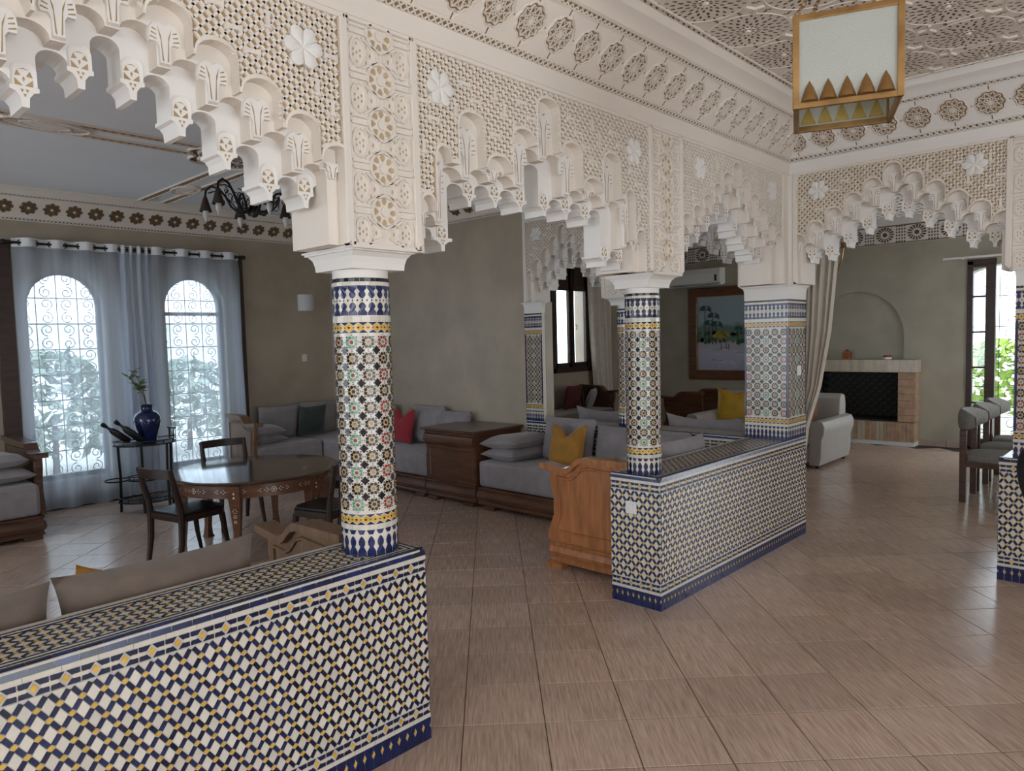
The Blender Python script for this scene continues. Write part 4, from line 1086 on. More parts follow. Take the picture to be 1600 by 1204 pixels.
def oval(c, a, b, name, ang=0.0):
    mb = MB(); N = 28
    E = lambda k, s: (c[0] + s * a * math.cos(2 * math.pi * k / N) * math.cos(ang) - s * b * math.sin(2 * math.pi * k / N) * math.sin(ang), c[1] + s * a * math.cos(2 * math.pi * k / N) * math.sin(ang) + s * b * math.sin(2 * math.pi * k / N) * math.cos(ang))
    mb.flat([E(k, 1.0) for k in range(N)], FS, 0.012, 1); mb.prism([E(k, .52) for k in range(N)], FS, 0.012, 0.018, 0, False, taper=.05)
    for k in range(N):
        mb.rib(FS, E(k, 1.0), E(k + 1, 1.0), 0.024, 0.014, 0, 0.024, 0); mb.rib(FS, E(k, .56), E(k + 1, .56), 0.020, 0.012, 0.01, 0.022, 0)
        mb.rib(FS, E(k, .62), E(k + 1, .92), 0.008, 0.005, 0.012, 0.018, 0)
    mb.build(name, [MT['plaster'], MT['brown_gr']], salon_ceiling)
oval((1.50, RC[1]), 0.27, 0.135, 'ceiling_oval'); oval((RC[0] + 0.10, 5.0), 0.20, 0.115, 'ceiling_oval', math.pi / 2)
rm = MB()
lob = []
for k in range(96):
    a = 2 * math.pi * k / 96; q = 0.40 + 0.075 * abs(math.cos(4 * a)); lob.append((RC[0] + q * math.cos(a), RC[1] + q * math.sin(a)))
rm.flat(lob, FS, 0.004, 1)
for k in range(96): rm.rib(FS, lob[k], lob[(k + 1) % 96], 0.022, 0.012, 0, 0.018, 0)
inn = [(RC[0] + (p[0] - RC[0]) * .84, RC[1] + (p[1] - RC[1]) * .84) for p in lob]
rm.flat(inn, FS, 0.012, 0)
for k in range(96): rm.rib(FS, inn[k], inn[(k + 1) % 96], 0.022, 0.012, 0.004, 0.024, 0)
for k in range(8):
    a0 = 2 * math.pi * k / 8; c = (RC[0] + .25 * math.cos(a0), RC[1] + .25 * math.sin(a0))
    for q in range(9):
        a = a0 + math.pi + (q - 4) * 0.33 + math.pi
        rm.prism([(c[0] - .055 * math.cos(a0) + .02 * math.cos(a), c[1] - .055 * math.sin(a0) + .02 * math.sin(a)), (c[0] - .055 * math.cos(a0) + .125 * math.cos(a - .09), c[1] - .055 * math.sin(a0) + .125 * math.sin(a - .09)), (c[0] - .055 * math.cos(a0) + .125 * math.cos(a + .09), c[1] - .055 * math.sin(a0) + .125 * math.sin(a + .09))], FS, 0.012, 0.0145, 1, False)
for k in range(16):
    a = 2 * math.pi * k / 16
    rm.prism([(RC[0] + .04 * math.cos(a), RC[1] + .04 * math.sin(a)), (RC[0] + .15 * math.cos(a - .08), RC[1] + .15 * math.sin(a - .08)), (RC[0] + .15 * math.cos(a + .08), RC[1] + .15 * math.sin(a + .08))], FS, 0.012, 0.0148, 1, False)
rm.build('ceiling_rose', [MT['plaster'], MT['dkbrown_gr']], salon_ceiling)
# ================================================================== SALON WINDOWS, CURTAINS
def scroll(c, r, turns, ph, sgn, n=16):
    pts = []
    for k in range(n + 1):
        t = k / n; a = ph + sgn * t * turns * 2 * math.pi; q = r * (1 - 0.78 * t)
        pts.append((c[0] + q * math.cos(a), c[1] + q * math.sin(a)))
    return pts
def grille_mesh(w, z0, z1, rows):
    mb = MB(); h = (z1 - z0) / rows
    for j in range(rows + 1): mb.tube([(-w / 2, 0, z0 + j * h), (w / 2, 0, z0 + j * h)], 0.006, 5)
    for i in range(5): mb.tube([(-w / 2 + i * w / 4, 0, z0), (-w / 2 + i * w / 4, 0, z1)], 0.005, 5)
    for j in range(rows):
        for i in range(4):
            cx = -w / 2 + (i + 0.5) * w / 4; s = 1 if (i + j) % 2 else -1
            for dz, ph in ((0.27, math.pi / 2), (-0.27, -math.pi / 2)):
                pts = scroll((cx, z0 + (j + 0.5 + dz) * h), min(w / 8, h / 4) * 0.95, 1.35, -ph, s if dz > 0 else -s)
                mb.tube([(x, 0, z) for x, z in pts], 0.0045, 4)
    return mb.mesh('iron_grille', MT['iron'])
def arched_window(n, a, b, sill, zs, transom, label):
    root = empty('window_%d' % n, ((a + b) / 2, 6.24, sill), label, kind='structure')
    fn = PL((0, 6.20, 0), (1, 0, 0), (0, 0, 1), (0, -1, 0))
    o_ = [(a, sill)] + arch_pts(a, b, zs, 16) + [(b, sill)]; i_ = [(a + .04, sill + .05)] + arch_pts(a + .04, b - .04, zs, 16) + [(b - .04, sill + .05)]
    mb = MB()
    for k in range(len(o_)):
        j = (k + 1) % len(o_); mb.prism([o_[k], o_[j], i_[j], i_[k]], fn, 0, -0.05)
    if transom: mb.prism([(a, 1.955), (b, 1.955), (b, 1.995), (a, 1.995)], fn, 0, -0.05)
    at(root, mb.build('window_frame', MT['wood_frame']))
    mb = MB(); mb.prism(i_, fn, -0.022, -0.028); at(root, mb.build('pane', MT['glass']))
    g = inst('iron_grille', grille_mesh(b - a + 0.06, sill, zs + 0.35, 8)); g.location = ((a + b) / 2, 6.40, 0); at(root, g)
    return root
arched_window(1, 1.90, 2.60, 0.28, 2.05, False, 'tall arched salon window on the left with scrolled iron grille outside')
arched_window(2, 3.22, 3.91, 0.24, 2.06, True, 'tall arched salon window on the right with a cross bar and iron grille')
# dark wooden surround on the wall
tr = bpy.data.objects.new('trim_6', None); col.objects.link(tr); tag(tr, 'dark walnut surround framing both salon windows', kind='structure')
for x0, x1, z0, z1, nm in ((1.66, 1.80, 0, 2.60, 'jamb'), (4.05, 4.12, 0, 2.60, 'jamb'), (1.80, 4.05, 0.0, 0.10, 'threshold'), (1.66, 4.12, 2.60, 2.66, 'head')):
    mb = MB(); mb.box(x0, x1, 6.045, 6.12, z0, z1); mb.build(nm, MT['wood_frame'], tr, bevel=0.004)
# curtain rod
root = empty('curtain_rod', (2.9, 5.96, 2.63), 'black iron curtain rod above the salon windows', 'curtain rod')
mb = MB(); mb.tube([(-1.16, 0, 0), (1.18, 0, 0)], 0.012, 10); mb.build('pole', MT['iron'], root, smooth=40)
for s in (-1.17, 1.19):
    mb = MB(); mb.lathe([(0.004, -0.03), (0.02, -0.022), (0.026, 0), (0.02, 0.022), (0.004, 0.03)], (0, 0, 0), 12); o = mb.build('finial', MT['iron'], root, smooth=50); o.location = (s, 0, 0); o.rotation_euler = (0, R(90), 0)
for s in (-1.1, 1.1):
    mb = MB(); mb.box(s - .01, s + .01, 0.0, 0.16, -0.012, 0.012); mb.build('bracket', MT['iron'], root)
def curtain(name, x0, x1, y, zb, zt, folds, amp, m, label, heading=True, seed=1, cat='curtain', eyelets=True):
    rnd = random.Random(seed); root = empty(name, ((x0 + x1) / 2, y, zb), label, cat)
    ph = [rnd.uniform(0, 6) for _ in range(4)]
    def S(u, v):
        x = x0 + (x1 - x0) * u; a = amp * (0.45 + 0.55 * min(1, (1 - v) * 2))
        w = math.cos(2 * math.pi * folds * u) * (amp if v > .95 else a) + a * .5 * math.sin(2 * math.pi * folds * .53 * u + ph[0] + v * .8)
        return Vector((x + 0.012 * math.sin(9 * v + 7 * u + ph[1]) * (1 - v), y + w, zb + (zt - zb) * v + (0.012 * math.sin(5 * u + ph[2]) if v == 0 else 0)))
    mb = MB(); mb.grid(S, int(folds * 12), 26); at(root, mb.build('cloth', m, smooth=80))
    if heading:
        mb = MB(); mb.grid(lambda u, v: S(u, 0.968 + 0.032 * v) + Vector((0, -0.002, 0.012)), int(folds * 12), 2); at(root, mb.build('heading', MT['white_cloth'], smooth=80))
    if eyelets:
        for k in range(int(folds * 2)):
            u = (k + 0.5) / (folds * 2); p = S(u, 0.985)
            mb = MB(); N = 12
            mb.tube([(0.0, 0.026 * math.cos(2 * math.pi * q / N), 0.026 * math.sin(2 * math.pi * q / N)) for q in range(N + 1)], 0.005, 5)
            o = mb.build('eyelet', MT['iron']); o.location = (p.x, p.y, 2.63); o.rotation_euler = (0, 0, R(60 if k % 2 else -60)); at(root, o)
    return root
curtain('sheer_curtain', 1.80, 2.80, 5.96, 0.03, 2.665, 4, 0.045, MT['sheer'], 'white sheer eyelet curtain over the left arched window', seed=3)
curtain('sheer_curtain', 2.98, 4.04, 5.96, 0.03, 2.665, 4, 0.045, MT['sheer'], 'white sheer eyelet curtain over the right arched window', seed=5)
curtain('gathered_curtain', 2.73, 3.04, 5.95, 0.03, 2.66, 4, 0.032, MT['dense'], 'gathered pale curtain hanging between the two salon windows', seed=8)

# garden outside, seen through the openings
g = MB(); g.box(-6, 18, 6.5, 22, -0.35, -0.15); g.box(11.3, 24, -10, 6.5, -0.35, -0.15); o = g.build('garden_ground', MT['ground']); tag(o, 'sunlit garden paving outside the windows', 'paving', kind='structure')
g = MB(); g.box(-6, 18, 16, 16.3, -0.3, 2.2); o = g.build('garden_wall', MT['garden_wall']); tag(o, 'pale garden wall beyond the salon windows', 'wall', kind='structure')
def bush(loc, r, h, label, seed, group='garden bushes', m='leaf2'):
    rnd = random.Random(seed); root = empty('garden_bush', loc, label, 'bush', group)
    mb = MB()
    for k in range(520):
        a, t = rnd.uniform(0, 6.283), rnd.uniform(-0.6, 1); q = math.sqrt(max(0, 1 - t * t)) * rnd.uniform(.75, 1.05)
        c = Vector((r * q * math.cos(a), r * q * math.sin(a), h * (.5 + .5 * t)))
        e = Vector((rnd.uniform(-1, 1), rnd.uniform(-1, 1), rnd.uniform(-.6, .6))).normalized() * rnd.uniform(.10, .2); f = Vector((rnd.uniform(-1, 1), rnd.uniform(-1, 1), rnd.uniform(-1, 1))).normalized() * .07
        mb.poly([c - e, c + f, c + e, c - f])
    mb.build('foliage', MT[m], root, kind='stuff')
    mb = MB(); mb.tube([(0, 0, -.1), (0.02, 0, h * .4)], [0.05, 0.03], 6); mb.build('trunk', MT['stem'], root)
bush((2.9, 9.4, -.15), 0.8, 1.7, 'rounded garden bush outside the left salon window', 1, m='overexposed_leaf')
bush((5.1, 10.2, -.15), 0.9, 1.5, 'rounded garden bush outside the right salon window', 2, m='overexposed_leaf')
bush((13.6, -1.1, -.15), 0.75, 1.9, 'bright green garden bush outside the glazed door', 3)
bush((14.6, 0.2, -.15), 0.7, 1.5, 'bright green garden bush farther left outside the glazed door', 4)

# ================================================================== PILLOWS
def pillow(name, w, h, t, X, m, label, cat='cushion', group=None, notch=0.0, sag=0.0, seed=0, soft=0.45):
    rnd = random.Random(seed); n = 14; mb = MB(); ph = rnd.uniform(0, 6)
    def side(s):
        def S(u, v):
            x, z = 2 * u - 1, 2 * v - 1
            k = (max(0, 1 - abs(x) ** 2.6) * max(0, 1 - abs(z) ** 2.6)) ** soft
            e = 1 - 0.07 * (1 - abs(x) ** 3) * (abs(z) ** 4) - 0.0
            f = 1 - 0.07 * (1 - abs(z) ** 3) * (abs(x) ** 4)
            zz = z * e * h / 2
            if notch: zz -= notch * math.exp(-(x * 2.6) ** 2) * max(0, (v - .25) / .75) ** 1.5
            if sag: zz -= sag * (1 - x * x) * v
            y = s * t / 2 * k * (1 + .10 * math.sin(3 * x + 2.3 * z + ph)) 
            if notch: y += s * .02 * math.exp(-(x * 3.0) ** 2) * max(0, v - .3) * -1
            return Vector((x * f * w / 2, y, zz))
        return S
    mb.grid(side(1), n, n); mb.grid(side(-1), n, n)
    o = mb.build(name, m, smooth=70); o.matrix_world = X; tag(o, label, cat, group); return o
def pose(loc, rz=0.0, tilt=0.0, roll=0.0):
    return Matrix.Translation(loc) @ Matrix.Rotation(rz, 4, 'Z') @ Matrix.Rotation(tilt, 4, 'X') @ Matrix.Rotation(roll, 4, 'Y')

# ================================================================== BANQUETTES
def top_profile(D):
    """upper edge of an end panel from the front (y = D) to the back (y = 0)"""
    pts = [(D + 0.035, 0.728), (D + 0.03, 0.736), (D - 0.16, 0.716), (D - 0.20, 0.718), (D - 0.235, 0.735), (D - 0.275, 0.772), (D - 0.305, 0.792), (D - 0.34, 0.800), (0.0, 0.806)]
    return pts
def end_panel(root, x, D, wood, y0, sgn=1, z_off=0.0, wood_cap=None):
    """scroll-topped end panel in the plane x; local y grows from the back (0) to the front (D); sgn flips front direction"""
    wood_cap = wood_cap or wood
    fn = PL((x, y0, z_off), (0, sgn, 0), (0, 0, 1), (-1, 0, 0)); tp = top_profile(D)
    front = [(D - 0.035, 0.69), (D - 0.035, 0.60), (D - 0.065, 0.50), (D - 0.065, 0.38), (D - 0.03, 0.30), (D - 0.01, 0.245), (D - 0.01, 0.20)]
    poly = [(y, z - 0.02) for y, z in tp[1:]][::-1] + front + [(0, 0.20)]
    mb = MB(); mb.prism(poly, fn, -0.025, 0.020); at(root, mb.build('end_panel', wood, bevel=0.003))
    mb = MB()
    for (a, za), (b, zb) in zip(tp[:-1], tp[1:]): mb.prism([(a, za - 0.038), (b, zb - 0.038), (b, zb), (a, za)], fn, -0.055, 0.050)
    at(root, mb.build('arm_rail', wood_cap, smooth=40))
    mb = MB()
    ins = [(0.06, 0.27), (0.06, 0.715), (D - 0.36, 0.728), (D - 0.31, 0.712), (D - 0.25, 0.655), (D - 0.21, 0.638), (D - 0.10, 0.645), (D - 0.10, 0.58), (D - 0.125, 0.50), (D - 0.125, 0.38), (D - 0.10, 0.31), (D - 0.10, 0.27)]
    for k in range(len(ins)): mb.rib(fn, ins[k], ins[(k + 1) % len(ins)], 0.022, 0.010, 0.018, 0.030)
    at(root, mb.build('panel_moulding', wood))
    return fn
BASE = [(0.0, 0.035), (0.012, 0.04), (0.012, 0.055), (0.004, 0.065), (0.004, 0.075), (0.020, 0.085), (0.030, 0.115), (0.020, 0.15), (0.006, 0.165), (0.006, 0.175), (0.018, 0.185), (0.018, 0.20), (0.0, 0.205)]
def bench(root, x0, x1, y0, y1, fronts, wood, cloth, zt=0.45, feet=()):
    mb = MB(); mb.box(x0, x1, y0, y1, 0.04, 0.20)
    for s in fronts:
        if s == '-x': moulding(mb, (x0, y0, 0), (x0, y1, 0), (-1, 0, 0), BASE)
        if s == '+y': moulding(mb, (x0, y1, 0), (x1, y1, 0), (0, 1, 0), BASE)
        if s == '-y': moulding(mb, (x0, y0, 0), (x1, y0, 0), (0, -1, 0), BASE)
        if s == '+x': moulding(mb, (x1, y0, 0), (x1, y1, 0), (1, 0, 0), BASE)
    at(root, mb.build('plinth', wood, smooth=25))
    mb = MB(); mb.box(x0 + 0.005, x1 - 0.004, y0 + 0.005, y1 - 0.004, 0.206, zt); o = mb.build('mattress', cloth, bevel=0.03); at(root, o)
    for fx, fy in feet:
        mb = MB(); mb.box(fx - .07, fx + .07, fy - .07, fy + .07, 0.0, 0.036); mb.box(fx - .055, fx + .055, fy - .055, fy + .055, 0.03, 0.045); at(root, mb.build('foot', wood, bevel=0.004))

gv = MT['grey_velvet']
# sofa along the beige back wall, from the wooden chest to the window corner
s1 = empty('banquette_sofa', (5.0, 4.8, 0), 'grey velvet banquette along the beige back wall with a red cushion', 'sofa')
bench(s1, 4.70, 5.34, 3.47, 6.03, ['-x'], MT['wood_mid'], gv, feet=[(4.74, 3.56), (4.74, 5.4)])
# short sofa right of the window
s4 = empty('banquette_sofa', (4.3, 5.7, 0), 'grey velvet banquette with a tan wooden end panel right of the sheer curtains', 'sofa')
bench(s4, 3.87, 4.695, 5.37, 6.03, ['-y'], MT['wood_mid'], gv, feet=[(3.95, 5.42)])
end_panel(s4, 3.85, 0.68, MT['wood_tan'], 6.03, -1)
# corner sofa against the half walls
s2 = empty('banquette_sofa', (5.0, 1.6, 0), 'grey velvet corner banquette with the honey coloured end panel beside the mosaic half wall', 'sofa')
bench(s2, 4.70, 5.34, 0.36, 2.715, ['-x'], MT['wood_mid'], gv, feet=[(4.74, 2.55)])
bench(s2, 3.80, 4.695, 0.36, 1.04, ['+y', '-x'], MT['wood_orange'], gv, feet=[(3.83, 1.0)])
end_panel(s2, 3.785, 0.70, MT['wood_orange'], 0.355, 1)
# sofa behind the foreground half wall
s6 = empty('banquette_sofa', (0.5, 0.7, 0), 'taupe banquette behind the foreground half wall with a stepped tan end panel', 'sofa')
bench(s6, -0.6, 1.655, 0.36, 1.03, ['+y'], MT['wood_tan'], MT['taupe_velvet'], feet=[(1.5, 0.98)])
end_panel(s6, 1.685, 0.70, MT['wood_tan'], 0.355, 1)
# sofa at the left edge
s5 = empty('banquette_sofa', (0.6, 5.4, 0), 'grey banquette with dark wooden plinth at the left edge of the picture', 'sofa')
bench(s5, -1.2, 1.645, 4.88, 6.0, ['-y', '+x'], MT['wood_dark'], gv, zt=0.47, feet=[(1.57, 4.95)])
end_panel(s5, 1.66, 1.10, MT['wood_dark'], 6.0, -1)

# chest between the sofas
ch = empty('wooden_chest', (5.0, 3.1, 0), 'dark wooden chest with overhanging top between two grey banquettes', 'chest')
mb = MB(); mb.box(4.70, 5.34, 2.735, 3.455, 0.035, 0.70); moulding(mb, (4.70, 2.735, 0), (4.70, 3.455, 0), (-1, 0, 0), BASE); at(ch, mb.build('carcass', MT['wood_mid'], smooth=25))
mb = MB(); mb.box(4.645, 5.345, 2.70, 3.49, 0.702, 0.732); at(ch, mb.build('top_board', MT['wood_dark'], bevel=0.006))
mb = MB(); prof = [(0.0, 0.535), (0.012, 0.54), (0.012, 0.555), (0.004, 0.565), (0.025, 0.575), (0.042, 0.60), (0.046, 0.635), (0.036, 0.665), (0.018, 0.675), (0.018, 0.69), (0.04, 0.702), (0.0, 0.702)]
moulding(mb, (4.70, 2.735, 0), (4.70, 3.455, 0), (-1, 0, 0), prof); dr = mb.build('drawer', MT['wood_mid'], smooth=25); at(ch, dr)
mb = MB(); fnc = PL((4.70, 3.455, 0), (0, -1, 0), (0, 0, 1), (-1, 0, 0)); q = [(0.05, 0.24), (0.67, 0.24), (0.67, 0.515), (0.05, 0.515)]
for k in range(4): mb.rib(fnc, q[k], q[(k + 1) % 4], 0.02, 0.01, 0, 0.008)
at(ch, mb.build('front_panel', MT['wood_mid']))
for y in (3.36, 2.83):
    mb = MB(); mb.box(4.67, 4.81, y - .07, y + .07, 0.0, 0.036); at(ch, mb.build('foot', MT['wood_mid'], bevel=0.004))

# loose cushions of the corner sofa and back wall
q90 = R(90)
def backcush(y, w, h, label, x=5.22, lean=0.16, z=0.45, m=gv, seed=0, t=0.17): return pillow('back_cushion', w, h, t, pose((x, y, z + h / 2 - 0.01), q90, lean), m, label, 'cushion', seed=seed)
backcush(2.02, 0.62, 0.42, 'grey velvet back cushion behind the mustard cushion', seed=1, lean=0.22)
backcush(1.43, 0.56, 0.37, 'grey velvet back cushion just left of the second round column', seed=2, lean=0.18)
backcush(0.95, 0.40, 0.36, 'grey velvet back cushion in the corner right of the second round column', seed=3, lean=0.2)
pillow('back_cushion', 0.62, 0.40, 0.17, pose((4.62, 0.46, 0.655), 0, -0.12), gv, 'grey velvet back cushion leaning on the half wall with the socket', 'cushion', seed=4)
pillow('back_cushion', 0.50, 0.36, 0.17, pose((4.05, 0.47, 0.64), 0, -0.14), gv, 'grey velvet back cushion hidden behind the honey coloured end panel', 'cushion', seed=24)
pillow('flat_cushion', 0.60, 0.44, 0.13, pose((5.02, 2.48, 0.515), R(0), R(90) + 0.0), gv, 'lower of two flat grey cushions stacked beside the wooden chest', 'cushion', 'stacked flat cushions', seed=5)
pillow('flat_cushion', 0.60, 0.44, 0.14, pose((5.02, 2.49, 0.625), R(3), R(90) - 0.05), gv, 'upper of two flat grey cushions stacked beside the wooden chest', 'cushion', 'stacked flat cushions', seed=6)
pillow('throw_cushion', 0.38, 0.38, 0.14, pose((5.00, 1.86, 0.635), q90 + 0.1, 0.25), MT['mustard'], 'mustard velvet throw cushion with a pinched top on the corner sofa', 'cushion', notch=0.10, seed=7)
pillow('throw_cushion', 0.40, 0.40, 0.13, pose((5.06, 4.30, 0.645), q90 - 0.05, 0.2), MT['red_cloth'], 'red throw cushion with a pinched top on the back wall sofa', 'cushion', notch=0.10, seed=8)
backcush(4.05, 0.56, 0.44, 'grey back cushion behind the red cushion', seed=9, lean=0.16)
backcush(3.62, 0.52, 0.40, 'grey back cushion between the red cushion and the wooden chest', seed=10, lean=0.20)
backcush(4.95, 0.6, 0.42, 'grey back cushion hidden by the nearest round column', seed=25, lean=0.16)
# on the short sofa by the window
pillow('back_cushion', 0.55, 0.42, 0.17, pose((4.42, 5.92, 0.655), 0, 0.15), gv, 'mauve grey back cushion left of the dark green cushion', 'cushion', seed=11)
pillow('back_cushion', 0.55, 0.42, 0.17, pose((4.96, 5.93, 0.665), 0, 0.12), gv, 'mauve grey back cushion behind the dark green cushion', 'cushion', seed=12)
pillow('throw_cushion', 0.40, 0.38, 0.14, pose((4.78, 5.74, 0.65), 0.12, 0.2), MT['dkgreen_cloth'], 'dark green velvet throw cushion on the window sofa', 'cushion', seed=13)
pillow('flat_cushion', 0.42, 0.42, 0.11, pose((4.10, 5.72, 0.505), 0, R(90)), gv, 'lower flat grey cushion against the tan end panel', 'cushion', 'flat cushions by the tan end panel', seed=14)
pillow('flat_cushion', 0.42, 0.42, 0.12, pose((4.10, 5.72, 0.60), 0, R(90) + 0.06), gv, 'upper flat grey cushion against the tan end panel', 'cushion', 'flat cushions by the tan end panel', seed=15)
# on the left edge sofa
pillow('flat_cushion', 0.50, 0.62, 0.14, pose((1.38, 5.25, 0.545), 0.05, R(90)), gv, 'lower of two grey cushions stacked on the left edge sofa', 'cushion', 'cushions on the left edge sofa', seed=16)
pillow('flat_cushion', 0.52, 0.62, 0.15, pose((1.34, 5.28, 0.665), 0.0, R(90) - 0.04), gv, 'upper of two grey cushions stacked on the left edge sofa', 'cushion', 'cushions on the left edge sofa', seed=17)
# behind the foreground wall
tv = MT['taupe_velvet']
pillow('back_cushion', 0.70, 0.46, 0.20, pose((0.985, 0.475, 0.630), 0, -0.12), tv, 'long taupe back cushion showing above the foreground half wall', 'cushion', seed=18, soft=0.30)
pillow('back_cushion', 0.66, 0.45, 0.20, pose((0.305, 0.475, 0.625), 0, -0.12), tv, 'taupe back cushion cut by the left edge of the picture', 'cushion', seed=19, soft=0.30)
pillow('throw_cushion', 0.30, 0.30, 0.12, pose((0.86, 0.68, 0.64), 0.1, -0.2, 0.35), MT['mustard'], 'mustard cushion corner peeping over the taupe cushions', 'cushion', seed=20)

# ================================================================== TABLE AND CHAIRS
TC = (2.76, 3.27)
tb = empty('round_table', (TC[0], TC[1], 0), 'round dark wooden table with bone inlaid apron', 'table')
mb = MB(); mb.lathe([(0.02, 0.59), (0.62, 0.59), (0.645, 0.598), (0.652, 0.608), (0.645, 0.618), (0.63, 0.62), (0.02, 0.62)], seg=64); mb.build('table_top', mat('polished_table_top', (0.075, 0.040, 0.028), 0.10, 0.3, 4, coat=0.5), tb, smooth=40)
mb = MB(); mb.lathe([(0.56, 0.49), (0.585, 0.49), (0.585, 0.59), (0.56, 0.59), (0.56, 0.49)], seg=64, cap=False); ap = mb.build('apron', MT['wood_mid'], tb, smooth=40)
mb = MB(); cy = CYL((0, 0, 0), 0.5855); Lc = 2 * math.pi * 0.5855
for k in range(12):
    c = Lc * (k + .5) / 12
    for q in range(8): mb.flat(ngon(c + .018 * math.cos(q * math.pi / 4), .54 + .018 * math.sin(q * math.pi / 4), .005, 6), cy, .001)
    mb.flat(ngon(c, .54, .007, 8), cy, .001)
    for s in (-1, 1):
        for dx, dz in ((.05, .012), (.05, -.012), (.066, 0), (.038, 0), (.095, .010), (.095, -.01), (.108, 0)): mb.flat(rhomb(c + s * dx, .54 + dz, .007, .004), cy, .001)
mb.build('inlay', MT['inlay'], ap, kind='stuff')
leg = MB()
prof = [(0.0, 0.034, 0.0), (0.005, 0.026, 0.02), (0.0, 0.020, 0.10), (-0.012, 0.024, 0.25), (-0.008, 0.034, 0.40), (0.004, 0.042, 0.50), (0.004, 0.042, 0.585)]
k0 = len(leg.v)
for off, w, z in prof:
    for sx, sy in ((-1, -1), (1, -1), (1, 1), (-1, 1)): leg.v.append((0.565 + off + sx * w, sy * w, z))
for j in range(len(prof) - 1):
    for i in range(4):
        n = (i + 1) % 4; leg.f.append((4 * j + i, 4 * j + n, 4 * j + 4 + n, 4 * j + 4 + i)); leg.m.append(0)
leg.f += [(0, 1, 2, 3)]; leg.m.append(0)
legme = leg.mesh('leg', MT['wood_mid'], smooth=30)
inl = MB(); fl = PL((0.6125, 0, 0), (0, 1, 0), (0, 0, 1), (1, 0, 0))
for z in (.53, .50): inl.flat(ngon(0, z, .008, 6), fl, 0)
for z, r in ((.40, .014), (.36, .010), (.32, .008)):
    for q in range(6): inl.flat(ngon(r * math.cos(q * 1.047), z + r * math.sin(q * 1.047), .004, 6), fl, -.006 - (.5 - z) * .06)
inlme = inl.mesh('leg_inlay', MT['inlay'])
for k in range(6):
    a = R(-72 + 60 * k)
    o = inst('leg', legme, tb); o.rotation_euler = (0, 0, a)
    p = inst('leg_inlay', inlme, o); p['kind'] = 'stuff'

def table_chair():
    root = bpy.data.objects.new('table_chair', None); col.objects.link(root)
    W, D = 0.37, 0.40                       # local +x is the way it faces
    mb = MB(); N = 12
    seat = [(-D / 2, -W / 2), (D / 2 - .06, -W / 2 - .01), (D / 2, -W / 2 + .05), (D / 2 + .015, 0), (D / 2, W / 2 - .05), (D / 2 - .06, W / 2 + .01), (-D / 2, W / 2)]
    fn = PL((0, 0, 0), (1, 0, 0), (0, 1, 0), (0, 0, 1))
    mb.prism(seat, fn, 0.345, 0.392); mb.build('seat_frame', MT['wood_black'], root, bevel=0.006)
    mb = MB(); mb.prism([(x * .95, y * .95) for x, y in seat], fn, 0.390, 0.412); mb.build('seat_pad', MT['black_leather'], root, bevel=0.010)
    for s in (-1, 1):
        mb = MB()   # back leg and post in one sabre curve
        pts = [(-D / 2 - .03, s * W / 2 * .98, 0), (-D / 2 + .004, s * W / 2, .20), (-D / 2 + .012, s * W / 2, .37), (-D / 2 + .0, s * W / 2, .48), (-D / 2 - .035, s * W / 2 * 1.02, .62), (-D / 2 - .06, s * W / 2 * 1.02, .735)]
        mb.tube([Vector(p) for p in pts], [.017, .022, .024, .023, .021, .019], 8); mb.build('back_leg', MT['wood_black'], root, smooth=50)
        mb = MB(); pts = [(D / 2 + .015, s * W / 2, 0), (D / 2 - .02, s * (W / 2 - .01), .16), (D / 2 - .045, s * (W / 2 - .02), .35)]
        mb.tube([Vector(p) for p in pts], [.014, .018, .024], 8); mb.build('front_leg', MT['wood_black'], root, smooth=50)
    mb = MB()
    def rail(u, v):
        y = (2 * u - 1) * W / 2 * 1.04; x = -D / 2 - .05 - .055 * (1 - (2 * u - 1) ** 2)
        return Vector((x - .018 * (v > .5), y, 0.655 + .08 * (1 - abs(2 * v - 1)) if False else (.66 if v in (0, 1) else .74)))
    for k in range(12):
        def X(t): y = (2 * t - 1) * W / 2 * 1.06; return -D / 2 - .052 - .05 * (1 - (2 * t - 1) ** 2), y
        (x0, y0), (x1, y1) = X(k / 12), X((k + 1) / 12)
        b = len(mb.v)
        for x, y in ((x0, y0), (x1, y1)): mb.v += [(x + .010, y, .675), (x - .012, y, .675), (x - .014, y, .742), (x + .008, y, .742)]
        for i in range(4): mb.f.append((b + i, b + (i + 1) % 4, b + 4 + (i + 1) % 4, b + 4 + i)); mb.m.append(0)
        if k in (0, 11): mb.f += [(b, b + 1, b + 2, b + 3), (b + 4, b + 5, b + 6, b + 7)]; mb.m += [0, 0]
    mb.build('top_rail', MT['wood_black'], root, smooth=40)
    return root
ch0 = table_chair()
spots = [((2.20, 3.23, 0), R(12), 'dark wooden chair with black leather seat nearest the left sofa, at the round table'),
         ((2.93, 4.02, 0), R(-97), 'dark wooden chair on the window side of the round table'),
         ((2.90, 2.46, 0), R(104), 'dark wooden chair turned away from the viewer between the round table and the column'),
         ((3.62, 3.30, 0), R(180), 'dark wooden chair mostly hidden behind the nearest round column')]
for i, (loc, a, lb) in enumerate(spots):
    o = ch0 if i == 0 else copy_tree(ch0)
    o.location = loc; o.rotation_euler = (0, 0, a); tag(o, lb, 'chair', 'chairs around the round table')

